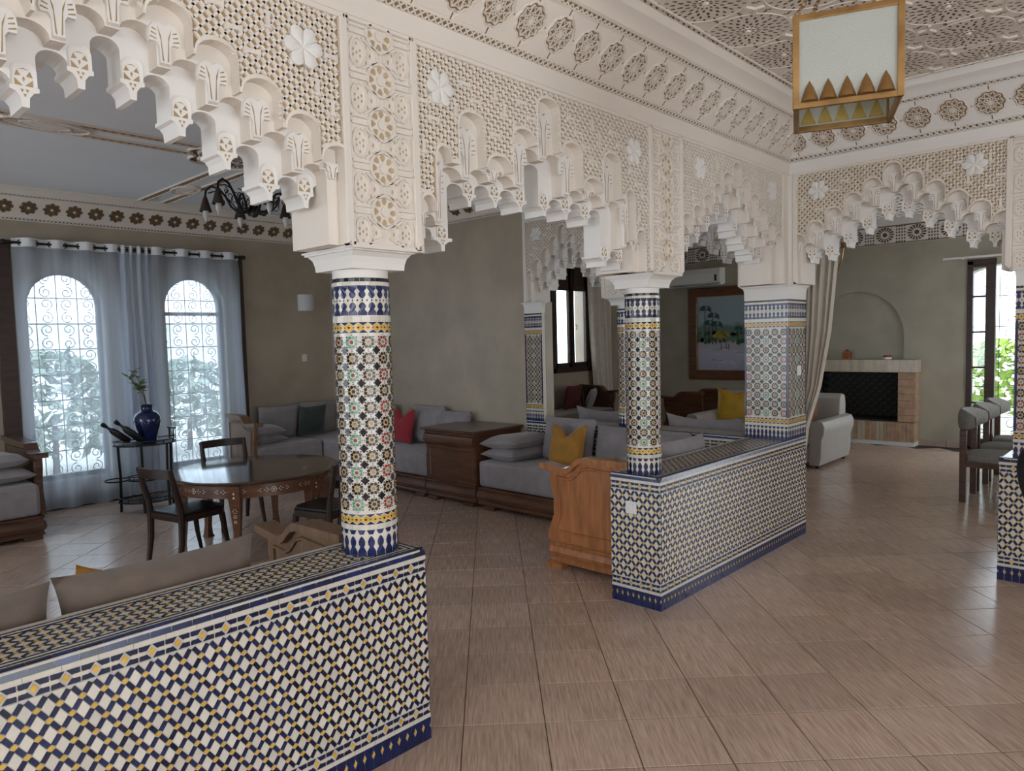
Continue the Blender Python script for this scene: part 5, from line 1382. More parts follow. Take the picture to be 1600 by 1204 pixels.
# ================================================================== IRON STAND, VASE, BOTTLES
cs = empty('iron_stand', (2.68, 5.42, 0), 'black iron half-round tiered stand in front of the gathered curtain', 'stand')
def tray(z, a, b, name, rail=True):
    mb = MB(); N = 22; fn = PL((0, 0, 0), (1, 0, 0), (0, 1, 0), (0, 0, 1))
    pts = [(a * math.cos(math.pi * k / N), -b * math.sin(math.pi * k / N)) for k in range(N + 1)]
    mb.prism(pts, fn, z - .012, z); o = mb.build(name, MT['iron'], cs)
    if rail:
        m2 = MB(); m2.tube([(x, y, z + .035) for x, y in pts], .006, 5); m2.tube([(a, 0, z + .035), (-a, 0, z + .035)], .006, 5)
        for k in range(0, N + 1, 3): m2.tube([(pts[k][0], pts[k][1], z), (pts[k][0], pts[k][1], z + .04)], .004, 5)
        m2.build('rail', MT['iron'], o)
tray(.66, .29, .30, 'top_tray'); tray(.30, .17, .17, 'middle_tray'); tray(.10, .27, .28, 'bottom_tray')
for x, y in ((-.25, -.02), (.25, -.02), (-.12, -.26), (.12, -.26)):
    mb = MB(); mb.tube([(x, y, 0), (x * .96, y * .96, .35), (x, y, .66)], .013, 7); mb.build('leg', MT['iron'], cs)
mb = MB()
for s in (-1, 1): mb.tube([(.27, s * .05, .66), (.27, s * .05, .78)], .007, 6)
mb.tube([(.27, -.09, .775), (.27, .09, .775)], .008, 6); mb.tube([(.24, 0, .775), (.32, 0, .775)], .006, 6); mb.build('handle', MT['iron'], cs)
mb = MB(); N = 20; mb.tube([(-.30 + .11 * math.cos(6.283 * k / N), -.12 + .11 * math.sin(6.283 * k / N), .335) for k in range(N + 1)], .007, 5); mb.build('ring_holder', MT['iron'], cs)
vs = empty('blue_vase', (2.69, 5.33, .661), 'dark cobalt blue ceramic vase standing on the iron stand', 'vase')
mb = MB(); mb.lathe([(.055, 0), (.075, .004), (.078, .02), (.085, .06), (.112, .15), (.124, .21), (.122, .255), (.10, .295), (.068, .315), (.057, .325), (.055, .36), (.062, .375), (.058, .378), (.047, .372), (.045, .33)], seg=32); mb.build('body', MT['cobalt'], vs, smooth=60)
mb = MB(); cyv = CYL((0, 0, 0), .1235)
for k in range(8):
    c = 2 * math.pi * .1235 * k / 8
    for q in range(10): mb.rib(cyv, (c + .036 * math.cos(math.pi * q / 10), .195 + .03 * math.sin(math.pi * q / 10)), (c + .036 * math.cos(math.pi * (q + 1) / 10), .195 + .03 * math.sin(math.pi * (q + 1) / 10)), .004, .003, -.001, .0012)
mb.build('painted_scallops', MT['z_grey'], vs, kind='stuff')
def sprig(name, loc, stems, label, cat='plant', leaf=.05, seed=1, m='leaf'):
    rnd = random.Random(seed); root = empty(name, loc, label, cat)
    for s, (dx, dy, h) in enumerate(stems):
        mb = MB(); pts = [Vector((dx * t * t, dy * t * t, h * t)) for t in (0, .3, .6, .85, 1)]; mb.tube(pts, [.005, .004, .004, .003, .002], 5); mb.build('stem', MT['stem'], root)
        for k in range(16):
            t = rnd.uniform(.45, 1.05); c = Vector((dx * t * t, dy * t * t, h * t)); a = rnd.uniform(0, 6.28); up = rnd.uniform(-.3, .8)
            e = Vector((math.cos(a), math.sin(a), up)).normalized(); sd = e.cross(Vector((0, 0, 1))).normalized(); L = leaf * rnd.uniform(1.2, 2.2)
            l = MB(); l.poly([c, c + e * L * .35 + sd * leaf * .5, c + e * L, c + e * L * .35 - sd * leaf * .5]); l.poly([c, c + e * L * .35 + sd * leaf * .5 + Vector((0, 0, .004)), c + e * L + Vector((0, 0, -.01)), c + e * L * .35 - sd * leaf * .5 + Vector((0, 0, .004))])
            l.build('leaf', MT[m], root)
    return root
sprig('leafy_branch', (2.69, 5.33, 1.02), [(-.16, -.03, .30), (-.10, .02, .36)], 'small green leafy branch standing in the blue vase', seed=4)
def bottle(loc, tilt, rz, label):
    root = empty('wine_bottle', loc, label, 'bottle', 'bottles on the iron stand')
    root.rotation_euler = (0, tilt, rz)
    mb = MB(); mb.lathe([(.030, 0), (.034, .005), (.034, .17), (.028, .20), (.013, .225), (.012, .29)], seg=16); mb.build('body', MT['black_leather'], root, smooth=50)
    mb = MB(); mb.lathe([(.016, .265), (.017, .27), (.022, .30), (.020, .315), (.006, .32)], seg=14); mb.build('capsule', MT['iron'], root, smooth=50)
bottle((2.50, 5.30, .70), R(-52), 0.2, 'dark bottle lying tilted on the iron stand, at its left end')
bottle((2.60, 5.26, .70), R(-48), 0.1, 'dark bottle lying tilted against the blue vase')

# ================================================================== CHANDELIER, WALL LAMP
cd = empty('chandelier', (RC[0] + .03, RC[1], CZ - .02), 'black iron chandelier with curled arms and drooping dark shades', 'chandelier')
mb = MB(); mb.lathe([(.05, .0), (.06, -.01), (.03, -.04)], seg=16); mb.build('ceiling_cup', MT['iron'], cd, smooth=40)
mb = MB(); mb.tube([(0, 0, -.03), (0, 0, -.42)], .022, 10); mb.lathe([(.01, -.46), (.03, -.45), (.04, -.42), (.03, -.38)], seg=14); mb.build('stem', MT['iron'], cd, smooth=40)
arm = MB()
arm.tube([(.02, 0, -.36), (.06, 0, -.42), (.12, 0, -.425), (.18, 0, -.37), (.22, 0, -.29), (.27, 0, -.225), (.33, 0, -.205), (.375, 0, -.235), (.385, 0, -.29)], .010, 7)
arm.tube([(.06, 0, -.41), (.13, 0, -.40), (.19, 0, -.32), (.25, 0, -.26), (.31, 0, -.245), (.36, 0, -.26)], .006, 6)
for c, r, s in (((.15, -.30), .05, 1), ((.26, -.33), .05, -1), ((.30, -.29), .028, 1)): arm.tube([(x, 0, z) for x, z in scroll(c, r, 1.3, 1.2, s)], .004, 5)
armme = arm.mesh('arm', MT['iron'], smooth=50)
shd = MB(); shd.lathe([(.008, 0), (.016, -.01), (.030, -.06), (.050, -.125), (.047, -.125), (.012, -.02)], (.385, 0, -.285), 16, cap=False); shdme = shd.mesh('shade', MT['shade'], smooth=60)
blb = MB(); blb.lathe([(.012, 0), (.014, -.03), (.024, -.07), (.022, -.10), (.010, -.135), (.002, -.155)], (.385, 0, -.345), 12); blbme = blb.mesh('candle_bulb', MT['lampglass'], smooth=60)
for k in range(6):
    a = R(20 + 60 * k)
    o = inst('arm', armme, cd); o.rotation_euler = (0, 0, a)
    inst('shade', shdme, o); inst('candle_bulb', blbme, o)
wl_ = empty('wall_lamp', (4.985, 6.12, 2.125), 'white half-cylinder wall lamp on the beige window wall', 'lamp')
mb = MB(); N = 14; fn = PL((0, 0, 0), (1, 0, 0), (0, -1, 0), (0, 0, 1))
out_ = [(.115 * math.cos(math.pi * k / N), .09 * math.sin(math.pi * k / N)) for k in range(N + 1)]
inn_ = [(x * .93, y * .93) for x, y in out_]
for k in range(N): mb.prism([out_[k], out_[k + 1], inn_[k + 1], inn_[k]], fn, -.105, .105)
mb.build('shade', MT['lampglass'], wl_, smooth=40)
mb = MB(); mb.box(-.10, .10, -.012, 0, -.09, .09); mb.build('back_plate', MT['plastic'], wl_)
# ================================================================== SECOND SITTING ROOM
w2 = empty('window_3', (9.38, 5.3, 1.06), 'dark wooden window with two open glazed leaves in the second sitting room', kind='structure')
mb = MB(); fw2 = PL((0, 5.3, 0), (1, 0, 0), (0, 0, 1), (0, -1, 0)); a, b = 8.88, 9.88
for q in ((a, a + .07, 1.02, 2.86), (b - .07, b, 1.02, 2.86), (a, b, 1.02, 1.10), (a, b, 2.80, 2.86)): mb.box(q[0], q[1], 5.25, 5.33, q[2], q[3])
at(w2, mb.build('frame', MT['wood_frame']))
for s, (p, q) in enumerate(((a + .07, 9.36), (9.40, b - .07))):
    mb = MB()
    for x0, x1, z0, z1 in ((p, p + .05, 1.10, 2.80), (q - .05, q, 1.10, 2.80), (p, q, 1.10, 1.18), (p, q, 2.36, 2.80)): mb.box(x0, x1, 5.26, 5.31, z0, z1)
    lf = mb.build('casement', MT['wood_frame']); at(w2, lf)
    g = MB(); g.box(p + .05, q - .05, 5.282, 5.288, 1.18, 2.36); at(w2, g.build('pane', MT['glass']))
mb = MB(); mb.box(9.36, 9.40, 5.24, 5.31, 1.10, 2.80); at(w2, mb.build('meeting_stile', MT['wood_frame']))
mb = MB(); mb.tube([(9.44, 5.24, 1.80), (9.44, 5.20, 1.80), (9.44, 5.20, 1.72)], .008, 6); at(w2, mb.build('handle', MT['iron']))
g = inst('iron_grille', grille_mesh(.50, 1.06, 2.60, 6)); g.location = (9.15, 5.62, 0); at(w2, g)
def drape(name, loc, rows, label, folds, m, seed=0, amp=.03):
    """heavy curtain: rows of (z, left (x, y), right (x, y))"""
    root = empty(name, loc, label, 'curtain'); mb = MB(); rnd = random.Random(seed); ph = rnd.uniform(0, 6)
    zs = [r[0] for r in rows]
    def S(u, v):
        t = v * (len(rows) - 1); i = min(int(t), len(rows) - 2); f = t - i
        z = rows[i][0] * (1 - f) + rows[i + 1][0] * f
        A = Vector(rows[i][1]).lerp(Vector(rows[i + 1][1]), f); B = Vector(rows[i][2]).lerp(Vector(rows[i + 1][2]), f)
        d = (B - A); L = d.length; nrm = Vector((-d.y, d.x)).normalized() if L > 1e-6 else Vector((0, 1))
        p = A + d * u + nrm * (amp * math.sin(2 * math.pi * folds * u + ph + v) + amp * .4 * math.sin(2 * math.pi * folds * 1.7 * u + ph))
        return Vector((p.x, p.y, z))
    mb.grid(S, folds * 12, 30); at(root, mb.build('cloth', m, smooth=80)); return root
drape('heavy_curtain', (10.0, 5.15, 0), [(2.85, (9.72, 5.16), (10.35, 5.16)), (1.6, (9.78, 5.16), (10.35, 5.16)), (.02, (9.95, 5.16), (10.36, 5.16))], 'beige floor length curtain beside the dark wooden window', 5, MT['drape'], 1)
dp = drape('heavy_curtain', (5.92, 0.0, 0), [(2.95, (5.95, .12), (5.90, -.28)), (2.35, (5.94, .11), (5.90, -.19)), (1.6, (5.93, .11), (5.90, -.12)), (1.15, (5.92, .11), (5.90, -.04)), (.82, (5.90, .16), (5.88, .05)), (.55, (5.90, .22), (5.86, .08)), (.02, (5.90, .26), (5.86, .08))], 'pale drape tied back beside the square pillar at the far archway', 5, MT['drape'], 2, .028)

ac = empty('air_conditioner', (11.0, 3.85, 2.38), 'white split air conditioner high on the far wall', 'air conditioner')
mb = MB(); fn = PL((0, 0, 0), (-1, 0, 0), (0, 0, 1), (0, 1, 0))
mb.prism([(0, .03), (.13, .0), (.19, .05), (.20, .20), (.17, .28), (0, .29)], fn, -.50, .50); mb.build('housing', MT['plastic'], ac, bevel=.006)
mb = MB(); mb.box(-.192, -.145, -.47, .36, .012, .022); mb.build('louvre', MT['z_grey'], ac)
mb = MB(); mb.box(-.203, -.198, -.45, -.41, .07, .17); mb.build('display', MT['black_leather'], ac)

# painting: palms above a pale dry river bed
def painting_mat():
    m = bpy.data.materials.new('palm_grove_canvas'); m.use_nodes = True
    nt = m.node_tree; b = nt.nodes['Principled BSDF']; b.inputs['Roughness'].default_value = 0.5
    N = nt.nodes.new; Lk = nt.links.new
    tc = N('ShaderNodeTexCoord'); sx = N('ShaderNodeSeparateXYZ'); Lk(tc.outputs['Object'], sx.inputs[0])
    def ramp(src, stops):
        r = N('ShaderNodeValToRGB'); r.color_ramp.elements[0].position = stops[0][0]; r.color_ramp.elements[0].color = (*stops[0][1], 1)
        r.color_ramp.elements[1].position = stops[-1][0]; r.color_ramp.elements[1].color = (*stops[-1][1], 1)
        for p, c in stops[1:-1]: e = r.color_ramp.elements.new(p); e.color = (*c, 1)
        Lk(src, r.inputs['Fac']); return r.outputs['Color']
    n = N('ShaderNodeTexNoise'); n.inputs['Scale'].default_value = 14; n.inputs['Detail'].default_value = 6; Lk(tc.outputs['Object'], n.inputs['Vector'])
    ad = N('ShaderNodeMath'); ad.operation = 'MULTIPLY_ADD'; Lk(n.outputs['Fac'], ad.inputs[0]); ad.inputs[1].default_value = .16; ad.inputs[2].default_value = -.08
    z2 = N('ShaderNodeMath'); z2.operation = 'ADD'; Lk(sx.outputs['Z'], z2.inputs[0]); Lk(ad.outputs[0], z2.inputs[1])
    zz = N('ShaderNodeMapRange'); zz.inputs['From Min'].default_value = -.62; zz.inputs['From Max'].default_value = .62; Lk(z2.outputs[0], zz.inputs['Value'])
    base = ramp(zz.outputs[0], [(0, (.34, .35, .46)), (.22, (.44, .43, .52)), (.36, (.40, .40, .44)), (.42, (.10, .16, .10)), (.58, (.12, .20, .17)), (.64, (.28, .38, .42)), (1, (.33, .40, .46))])
    Lk(base, b.inputs['Base Color']); return m
pt = empty('framed_painting', (11.0, 3.30, 1.60), 'large palm grove painting in a brown wooden frame on the far wall', 'painting')
mb = MB(); mb.box(-.03, -.022, -.56, .56, -.62, .62); cv = mb.build('canvas', painting_mat(), pt)
pr = MB(); fnp = PL((-.031, 0, 0), (0, -1, 0), (0, 0, 1), (-1, 0, 0)); rnd = random.Random(5)
def frond(c, n, L, mi):
    for k in range(n):
        a = math.pi * (k + .5) / n * 1.25 - .4; e = (c[0] + L * math.cos(a), c[1] + L * math.sin(a) * .75)
        pr.poly([fnp(c[0], c[1], 0), fnp((c[0] + e[0]) / 2 + .012, (c[1] + e[1]) / 2 + .04, .0005), fnp(e[0], e[1] - .02, .0005), fnp((c[0] + e[0]) / 2 - .012, (c[1] + e[1]) / 2 + .01, .0005)], mi)
for x, z, h in ((-.40, .38, .5), (-.26, .26, .44), (-.20, .12, .3), (-.33, .14, .3), (.18, .05, .2)):
    pr.poly([fnp(x - .01, z - h, 0), fnp(x + .01, z - h, 0), fnp(x + .007, z, 0), fnp(x - .007, z, 0)], 1); frond((x, z), 11, .14 if h > .25 else .09, 0)
for x, z in ((-.14, -.02), (-.05, -.04), (-.10, -.08), (-.20, -.07)): frond((x, z), 9, .10, 2)
for k in range(40):
    x, z = rnd.uniform(-.55, .5), rnd.uniform(-.16, .02); pr.flat(ngon(x, z, rnd.uniform(.02, .05), 5, rnd.uniform(0, 3)), fnp, .0002, 0)
for k in range(40):
    x, z = rnd.uniform(-.55, .55), rnd.uniform(-.6, -.2); pr.flat(rhomb(x, z, rnd.uniform(.03, .09), rnd.uniform(.006, .016)), fnp, .0002, 3 if k % 3 else 4)
for x in (-.02, .02, -.11): pr.flat([(x - .012, -.26), (x + .012, -.26), (x + .008, -.17), (x - .008, -.17)], fnp, .0004, 5)
pr.build('painted_palms', [mat('paint_dark_green', (.03, .075, .055), .6), mat('paint_trunk', (.06, .05, .05), .6), mat('paint_yellow', (.40, .30, .05), .6), mat('paint_lilac', (.50, .50, .62), .6), mat('paint_blue_grey', (.26, .30, .42), .6), mat('paint_rust', (.25, .12, .08), .6)], cv, kind='stuff')
mb = MB()
for y0, y1, z0, z1 in ((-.70, -.55, -.76, .76), (.55, .70, -.76, .76), (-.56, .56, .61, .76), (-.56, .56, -.76, -.61)): mb.box(-.055, 0, y0, y1, z0, z1)
fr = mb.build('frame', MT['wood_mid'], pt, bevel=.012)
mb = MB()
for y0, y1, z0, z1 in ((-.56, -.54, -.62, .62), (.54, .56, -.62, .62), (-.56, .56, .60, .62), (-.56, .56, -.62, -.60)): mb.box(-.050, -.02, y0, y1, z0, z1)
mb.build('inner_slip', MT['brass'], fr)

def lounge(name, loc, rz, L, D, H, ha, m, label, seat=.42, two=True):
    """upholstered sofa, back along local +y side at y = D, seat facing -y; rounded scroll arms"""
    root = empty(name, loc, label, 'sofa', rz=rz)
    mb = MB(); mb.box(.12, L - .12, .02, D - .10, .06, seat - .16); mb.build('seat_base', m, root, bevel=.015)
    mb = MB(); mb.box(.13, L - .13, .0, D - .20, seat - .155, seat); mb.build('seat_cushion', m, root, bevel=.03)
    prof = [(0.02, 0), (.0, .10), (-.005, ha * .55), (-.035, ha * .72), (-.04, ha * .86), (-.015, ha * .97), (.05, ha), (.115, ha * .96), (.14, ha * .84), (.135, ha * .6), (.135, 0)]
    for s in (0, 1):
        fn = PL((0, 0, 0), (1, 0, 0), (0, 0, 1), (0, -1, 0)) if s == 0 else PL((L, 0, 0), (-1, 0, 0), (0, 0, 1), (0, -1, 0))
        mb = MB(); mb.prism([(x, .035 + z) for x, z in prof], fn, .0, -D); mb.build('arm', m, root, smooth=40, bevel=.008)
    mb = MB(); fb = PL((0, 0, 0), (0, 1, 0), (0, 0, 1), (1, 0, 0))
    mb.prism([(D - .24, seat - .02), (D - .20, H * .8), (D - .19, H * .94), (D - .13, H), (D - .03, H * .97), (D, H * .85), (D - .01, .06), (D - .2, .06)], fb, .06, L - .06); mb.build('backrest', m, root, smooth=40, bevel=.01)
    for x in (.06, L - .06):
        for y in (.06, D - .08): f = MB(); f.lathe([(.018, 0), (.024, .04)], (x, y, 0), 10); f.build('foot', MT['wood_black'], root)
    return root
lounge('leather_sofa', (8.42, 2.58, 0), R(-90), 1.70, 1.0, .82, .53, MT['leather'], 'pale leather sofa with a rolled arm in front of the fireplace')
pillow('throw_cushion', .42, .40, .14, pose((8.85, 1.17, .60), R(0) + .2, .15), mat('rust_patterned_cloth', (.30, .10, .03), .8, .7, 14, color2=(.10, .035, .02)), 'rust patterned cushion on the pale leather sofa beside its arm', 'cushion', seed=31)
pp = empty('potted_plant', (8.98, 1.38, .425), 'small green potted plant behind the rolled sofa arm', 'plant')
mb = MB(); mb.lathe([(.05, 0), (.065, .01), (.075, .09), (.070, .10), (.02, .095)], seg=18); mb.build('pot', MT['copper'], pp, smooth=50)
rnd = random.Random(9)
for k in range(26):
    a = rnd.uniform(0, 6.28); L = rnd.uniform(.14, .22); e = Vector((math.cos(a), math.sin(a), rnd.uniform(.5, 1.5))).normalized(); sd = e.cross(Vector((0, 0, 1))).normalized() * .016
    l = MB(); c = Vector((0, 0, .10)); l.poly([c - sd * .3, c + e * L * .5 - sd + Vector((0, 0, .02)), c + e * L - Vector((0, 0, .03)), c + e * L * .5 + sd + Vector((0, 0, .02))]); l.build('leaf', MT['leaf'], pp)

pillow('throw_cushion', .52, .46, .15, pose((9.02, 2.22, .63), q90 + .1, .18), MT['yellow_satin'], 'yellow satin cushion at the far end of the pale leather sofa', 'cushion', seed=32, notch=.05)
# banquette of the second room backing onto the half wall, and one below its window
s8 = empty('banquette_sofa', (6.1, 1.5, 0), 'grey banquette on the far side of the half wall in the second sitting room', 'sofa')
bench(s8, 5.72, 6.40, 0.42, 4.6, ['+x'], MT['wood_mid'], gv, zt=.45)
pillow('back_cushion', .72, .44, .18, pose((5.83, 2.02, .685), q90, -.12), gv, 'grey cushion showing over the half wall left of the beige curtain', 'cushion', seed=33, sag=.03)
pillow('back_cushion', .76, .44, .18, pose((5.83, .95, .665), q90, -.10), gv, 'pale cushion showing over the half wall in front of the yellow cushion', 'cushion', seed=34, sag=.03)
pillow('throw_cushion', .30, .30, .12, pose((5.98, 1.68, .70), q90, -.1), MT['black_leather'], 'small black cushion over the half wall beside the beige curtain', 'cushion', seed=35)
s9 = empty('banquette_sofa', (8.6, 4.9, 0), 'dark banquette below the wooden window of the second sitting room', 'sofa')
bench(s9, 7.4, 9.55, 4.55, 5.26, ['-y'], MT['wood_dark'], MT['taupe_velvet'], zt=.45)
end_panel(s9, 9.60, .72, MT['wood_dark'], 5.26, -1)
pillow('throw_cushion', .44, .40, .14, pose((9.05, 5.0, .64), .1, .2), mat('wine_cloth', (.10, .018, .018), .85, .2, 10), 'wine red cushion below the dark wooden window', 'cushion', seed=36)
pillow('throw_cushion', .38, .34, .13, pose((9.35, 4.86, .60), .5, .3), gv, 'pale cushion leaning on the wine red cushion', 'cushion', seed=37)
wb = empty('wooden_armchair', (9.6, 3.15, 0), 'brown wooden panelled armchair below the palm painting', 'armchair')
end_panel(wb, 9.30, .66, MT['wood_mid'], 2.85, 1, -.03); end_panel(wb, 9.96, .66, MT['wood_mid'], 2.85, 1, -.03)
bench(wb, 9.34, 9.90, 2.89, 3.49, ['+y'], MT['wood_mid'], gv, zt=.42)

# ================================================================== FIREPLACE
fp = empty('fireplace', (10.9, 1.3, 0), 'brick and marble fireplace with a dark sooty firebox', 'fireplace')
Y0, Y1, YA, YB = 0.50, 2.15, 0.715, 1.93
FX = 10.80
mb = MB(); mb.box(FX - .02, 10.995, Y0 - .02, Y1 + .02, 1.005, 1.178); at(fp, mb.build('mantel', MT['marble'], bevel=.006))
rnd = random.Random(3)
for s, (a, b) in enumerate(((Y0, YA), (YB, Y1))):                      # marble-faced jambs built of courses
    z = .325
    for k in range(7):
        h = (1.003 - .325) / 7; mb = MB(); mb.box(FX + rnd.uniform(-.002, .002), 10.995, a, b, z + .001, z + h - .001); at(fp, mb.build('jamb_block', MT['brick2'] if k in (1, 2, 5) else MT['brick'], bevel=.002)); z += h
n = 34; w = (Y1 - Y0) / n
for k in range(n):                                                    # upright hearth bricks
    mb = MB(); mb.box(FX - .03 + rnd.uniform(-.002, .002), 10.995, Y0 + k * w + .0015, Y0 + (k + 1) * w - .0015, .055, .318); at(fp, mb.build('hearth_brick', (MT['brick'], MT['brick2'], MT['marble'])[rnd.choice((0, 0, 0, 2, 1))], bevel=.002))
mb = MB(); mb.box(FX - .02, 10.995, Y0 + .003, Y1 - .003, -.004, .0545); at(fp, mb.build('plinth', MT['plastic']))
mb = MB(); mb.box(FX + .02, 10.998, Y0 + .02, Y1 - .02, .30, .327); at(fp, mb.build('hearth_slab', MT['soot']))
mb = MB()
for q in ((11.40, 11.42, YA - .02, YB + .02, .30, 1.02), (FX + .03, 11.42, YA - .012, YA + .0, .30, 1.02), (FX + .03, 11.42, YB, YB + .012, .30, 1.02), (FX + .06, 11.42, YA - .01, YB + .01, 1.0, 1.02), (10.9, 11.42, YA - .01, YB + .01, .29, .326)): mb.box(*q)
mb.build('firebox', MT['soot2'], WF)
bk = MB(); bk.box(-.006, .006, -.058, .058, -.026, .026); bkm = bk.mesh('firebox_brick', MT['soot'])
for r in range(12):
    for c in range(10):
        y = YA + .03 + (c + .5 * (r % 2)) * .12 + .03
        if y < YB - .05: o = inst('firebox_brick', bkm, WF); o.location = (11.396, y, .36 + r * .056)
bk2 = MB(); bk2.box(-.055, .055, -.004, .004, -.026, .026); bk2m = bk2.mesh('firebox_brick', MT['soot'])
for r in range(12):
    for c in range(5):
        x = 10.90 + (c + .5 * (r % 2)) * .115
        if x < 11.35:
            for y in (YA + .003, YB - .003): o = inst('firebox_brick', bk2m, WF); o.location = (x, y, .36 + r * .056)

cl = empty('copper_lantern', (10.90, 1.42, 1.179), 'small copper lantern standing on the mantel', 'lantern')
mb = MB(); mb.box(-.05, .05, -.05, .05, 0, .012); mb.box(-.05, .05, -.05, .05, .10, .112); at_ = mb.build('base_and_top', MT['copper'], cl)
for sx in (-.045, .045):
    for sy in (-.045, .045): m1 = MB(); m1.box(sx - .006, sx + .006, sy - .006, sy + .006, .01, .10); m1.build('post', MT['copper'], cl)
mb = MB(); mb.box(-.038, .038, -.038, .038, .012, .10); mb.build('glass_box', mat('amber_glass', (.35, .12, .05), .2), cl)
mb = MB(); mb.lathe([(.045, .112), (.02, .135), (.008, .145)], seg=12); mb.build('cap', MT['copper'], cl, smooth=40)
tn = empty('small_tin', (10.90, .88, 1.179), 'small round red and white tin on the mantel', 'tin')
mb = MB(); mb.lathe([(.05, 0), (.055, .004), (.055, .035)], seg=20); mb.build('body', MT['plastic'], tn, smooth=40)
mb = MB(); mb.lathe([(.057, .034), (.057, .052), (.04, .058)], seg=20); mb.build('lid', MT['red_cloth'], tn, smooth=40)
sc = empty('wall_sconce', (11.0, 1.62, 2.45), 'brass wall sconce with a small glass globe beside the drape', 'lamp')
mb = MB(); mb.lathe([(.035, 0), (.035, .012), (.015, .02)], seg=14); o = mb.build('wall_plate', MT['brass'], sc); o.rotation_euler = (0, R(-90), 0)
mb = MB(); mb.tube([(-.02, 0, 0), (-.12, -.02, -.05), (-.20, -.10, .02), (-.22, -.17, .16), (-.22, -.19, .33)], .010, 7); mb.build('arm', MT['brass'], sc, smooth=50)
mb = MB(); mb.lathe([(.012, .32), (.035, .335), (.03, .37), (.04, .38)], (-.22, -.19, 0), 12); mb.build('cup', MT['brass'], sc, smooth=50)
mb = MB(); mb.lathe([(.03, .38), (.065, .42), (.07, .46), (.055, .50), (.03, .52)], (-.22, -.19, 0), 16); mb.build('globe', MT['frosted'], sc, smooth=60)

# ================================================================== GARDEN DOOR
gd = empty('door_1', (11.0, -.65, 0), 'dark wooden glazed garden door beside the fireplace wall', kind='structure')
def dbox(name, y0, y1, z0, z1, m=MT['wood_frame'], x0=10.98, x1=11.06, par=gd):
    mb = MB(); mb.box(x0, x1, y0, y1, z0, z1); return at(par, mb.build(name, m, bevel=.004 if m is not MT['glass'] else 0))
dbox('frame_jamb', -.115, -.05, 0, 2.45); dbox('frame_head', -.37, -.05, 2.40, 2.47)
dbox('stile', -.365, -.255, 0, 2.40)
for z0, z1 in ((0, .14), (.60, .625), (1.06, 1.085), (1.52, 1.545), (1.98, 2.005), (2.37, 2.40)): dbox('rail', -.255, -.115, z0, z1)
for z0, z1 in ((.14, .60), (.625, 1.06), (1.085, 1.52), (1.545, 1.98), (2.005, 2.37)): dbox('pane', -.255, -.115, z0, z1, MT['glass'], 11.015, 11.021)
dbox('frame_jamb', -1.30, -1.24, 0, 2.3)
dbox('threshold', -1.30, -.05, -.003, .03)
g = inst('iron_grille', grille_mesh(1.2, 0.0, 2.4, 6)); g.rotation_euler = (0, 0, q90); g.location = (11.35, -.65, 0); at(gd, g)
cr = empty('curtain_rail', (10.93, -.30, 2.50), 'pale curtain rail fixed above the garden door', 'curtain rail')
mb = MB(); mb.box(-.012, .012, -.35, .52, -.012, .012); mb.build('track', MT['plastic'], cr)
for y in (.3, -.2): mb = MB(); mb.box(-.01, .07, y - .01, y + .01, -.02, .01); mb.build('bracket', MT['plastic'], cr)

# ================================================================== DINING CHAIRS AND TABLE
def dining_chair():
    root = bpy.data.objects.new('dining_chair', None); col.objects.link(root)   # faces local -y, back at y = 0
    for x in (-.22, .22):
        mb = MB(); mb.box(x - .018, x + .018, -.03, .025, 0, .66 if True else .43); mb.build('back_leg', MT['wood_dark'], root, bevel=.005)
        mb = MB(); mb.box(x - .017, x + .017, -.46, -.41, 0, .37); mb.build('front_leg', MT['wood_dark'], root, bevel=.005)
        mb = MB(); mb.box(x - .014, x + .014, -.43, .0, .325, .375); mb.build('side_rail', MT['wood_dark'], root, bevel=.004)
    mb = MB(); mb.box(-.21, .21, -.03, -.005, .325, .375); mb.build('back_rail', MT['wood_dark'], root)
    mb = MB(); N = 20
    def sup(u, v):
        a = 2 * math.pi * u; r = (abs(math.cos(a)) ** 4 + abs(math.sin(a)) ** 4) ** -.25
        pr_ = [(0, .375), (.94, .375), (1.0, .39), (1.0, .415), (.93, .44), (.6, .45), (0, .452)]; q, z = pr_[min(int(round(v * 6)), 6)]
        return Vector((.25 * q * r * math.cos(a), -.225 + .235 * q * r * math.sin(a), z))
    mb.grid(sup, 28, 6); mb.build('seat', MT['chair_fabric'], root, smooth=60)
    mb = MB(); N = 18
    def bk_(u, v):
        t = (u - .5) * 2; th = t * 1.05; hgt = .105 * (1 - abs(t) ** 3.2 * .55); a = 2 * math.pi * v
        R0 = .31; rr = .032 * (1 - abs(t) ** 6 * .8)
        return Vector(((R0 + rr * math.cos(a)) * math.sin(th), -.26 + (R0 + rr * math.cos(a)) * math.cos(th) , .745 + hgt * math.sin(a)))
    mb.grid(bk_, 24, 14); mb.build('backrest', MT['chair_fabric'], root, smooth=60)
    return root
dc = dining_chair()
for i, (x, lb) in enumerate(((7.80, 'nearest grey padded dining chair with a curved back and walnut legs'), (8.38, 'middle grey padded dining chair of the row by the garden door'), (8.96, 'farthest grey padded dining chair of the row by the garden door'))):
    o = dc if i == 0 else copy_tree(dc)
    o.location = (x, -.70, 0); tag(o, lb, 'chair', 'dining chairs by the garden door')
dt = empty('dining_table', (8.4, -1.62, 0), 'pale topped oval dining table cut by the right pillar', 'table')
mb = MB(); fn = PL((0, 0, 0), (1, 0, 0), (0, 1, 0), (0, 0, 1)); N = 40
mb.prism([(1.12 * math.cos(6.283 * k / N), .62 * math.sin(6.283 * k / N)) for k in range(N)], fn, .715, .745); mb.build('table_top', mat('pale_table_top', (.70, .69, .66), .12), dt, bevel=.006)
mb = MB(); mb.prism([(.9 * math.cos(6.283 * k / N), .44 * math.sin(6.283 * k / N)) for k in range(N)], fn, .62, .715); mb.build('apron', MT['wood_dark'], dt)
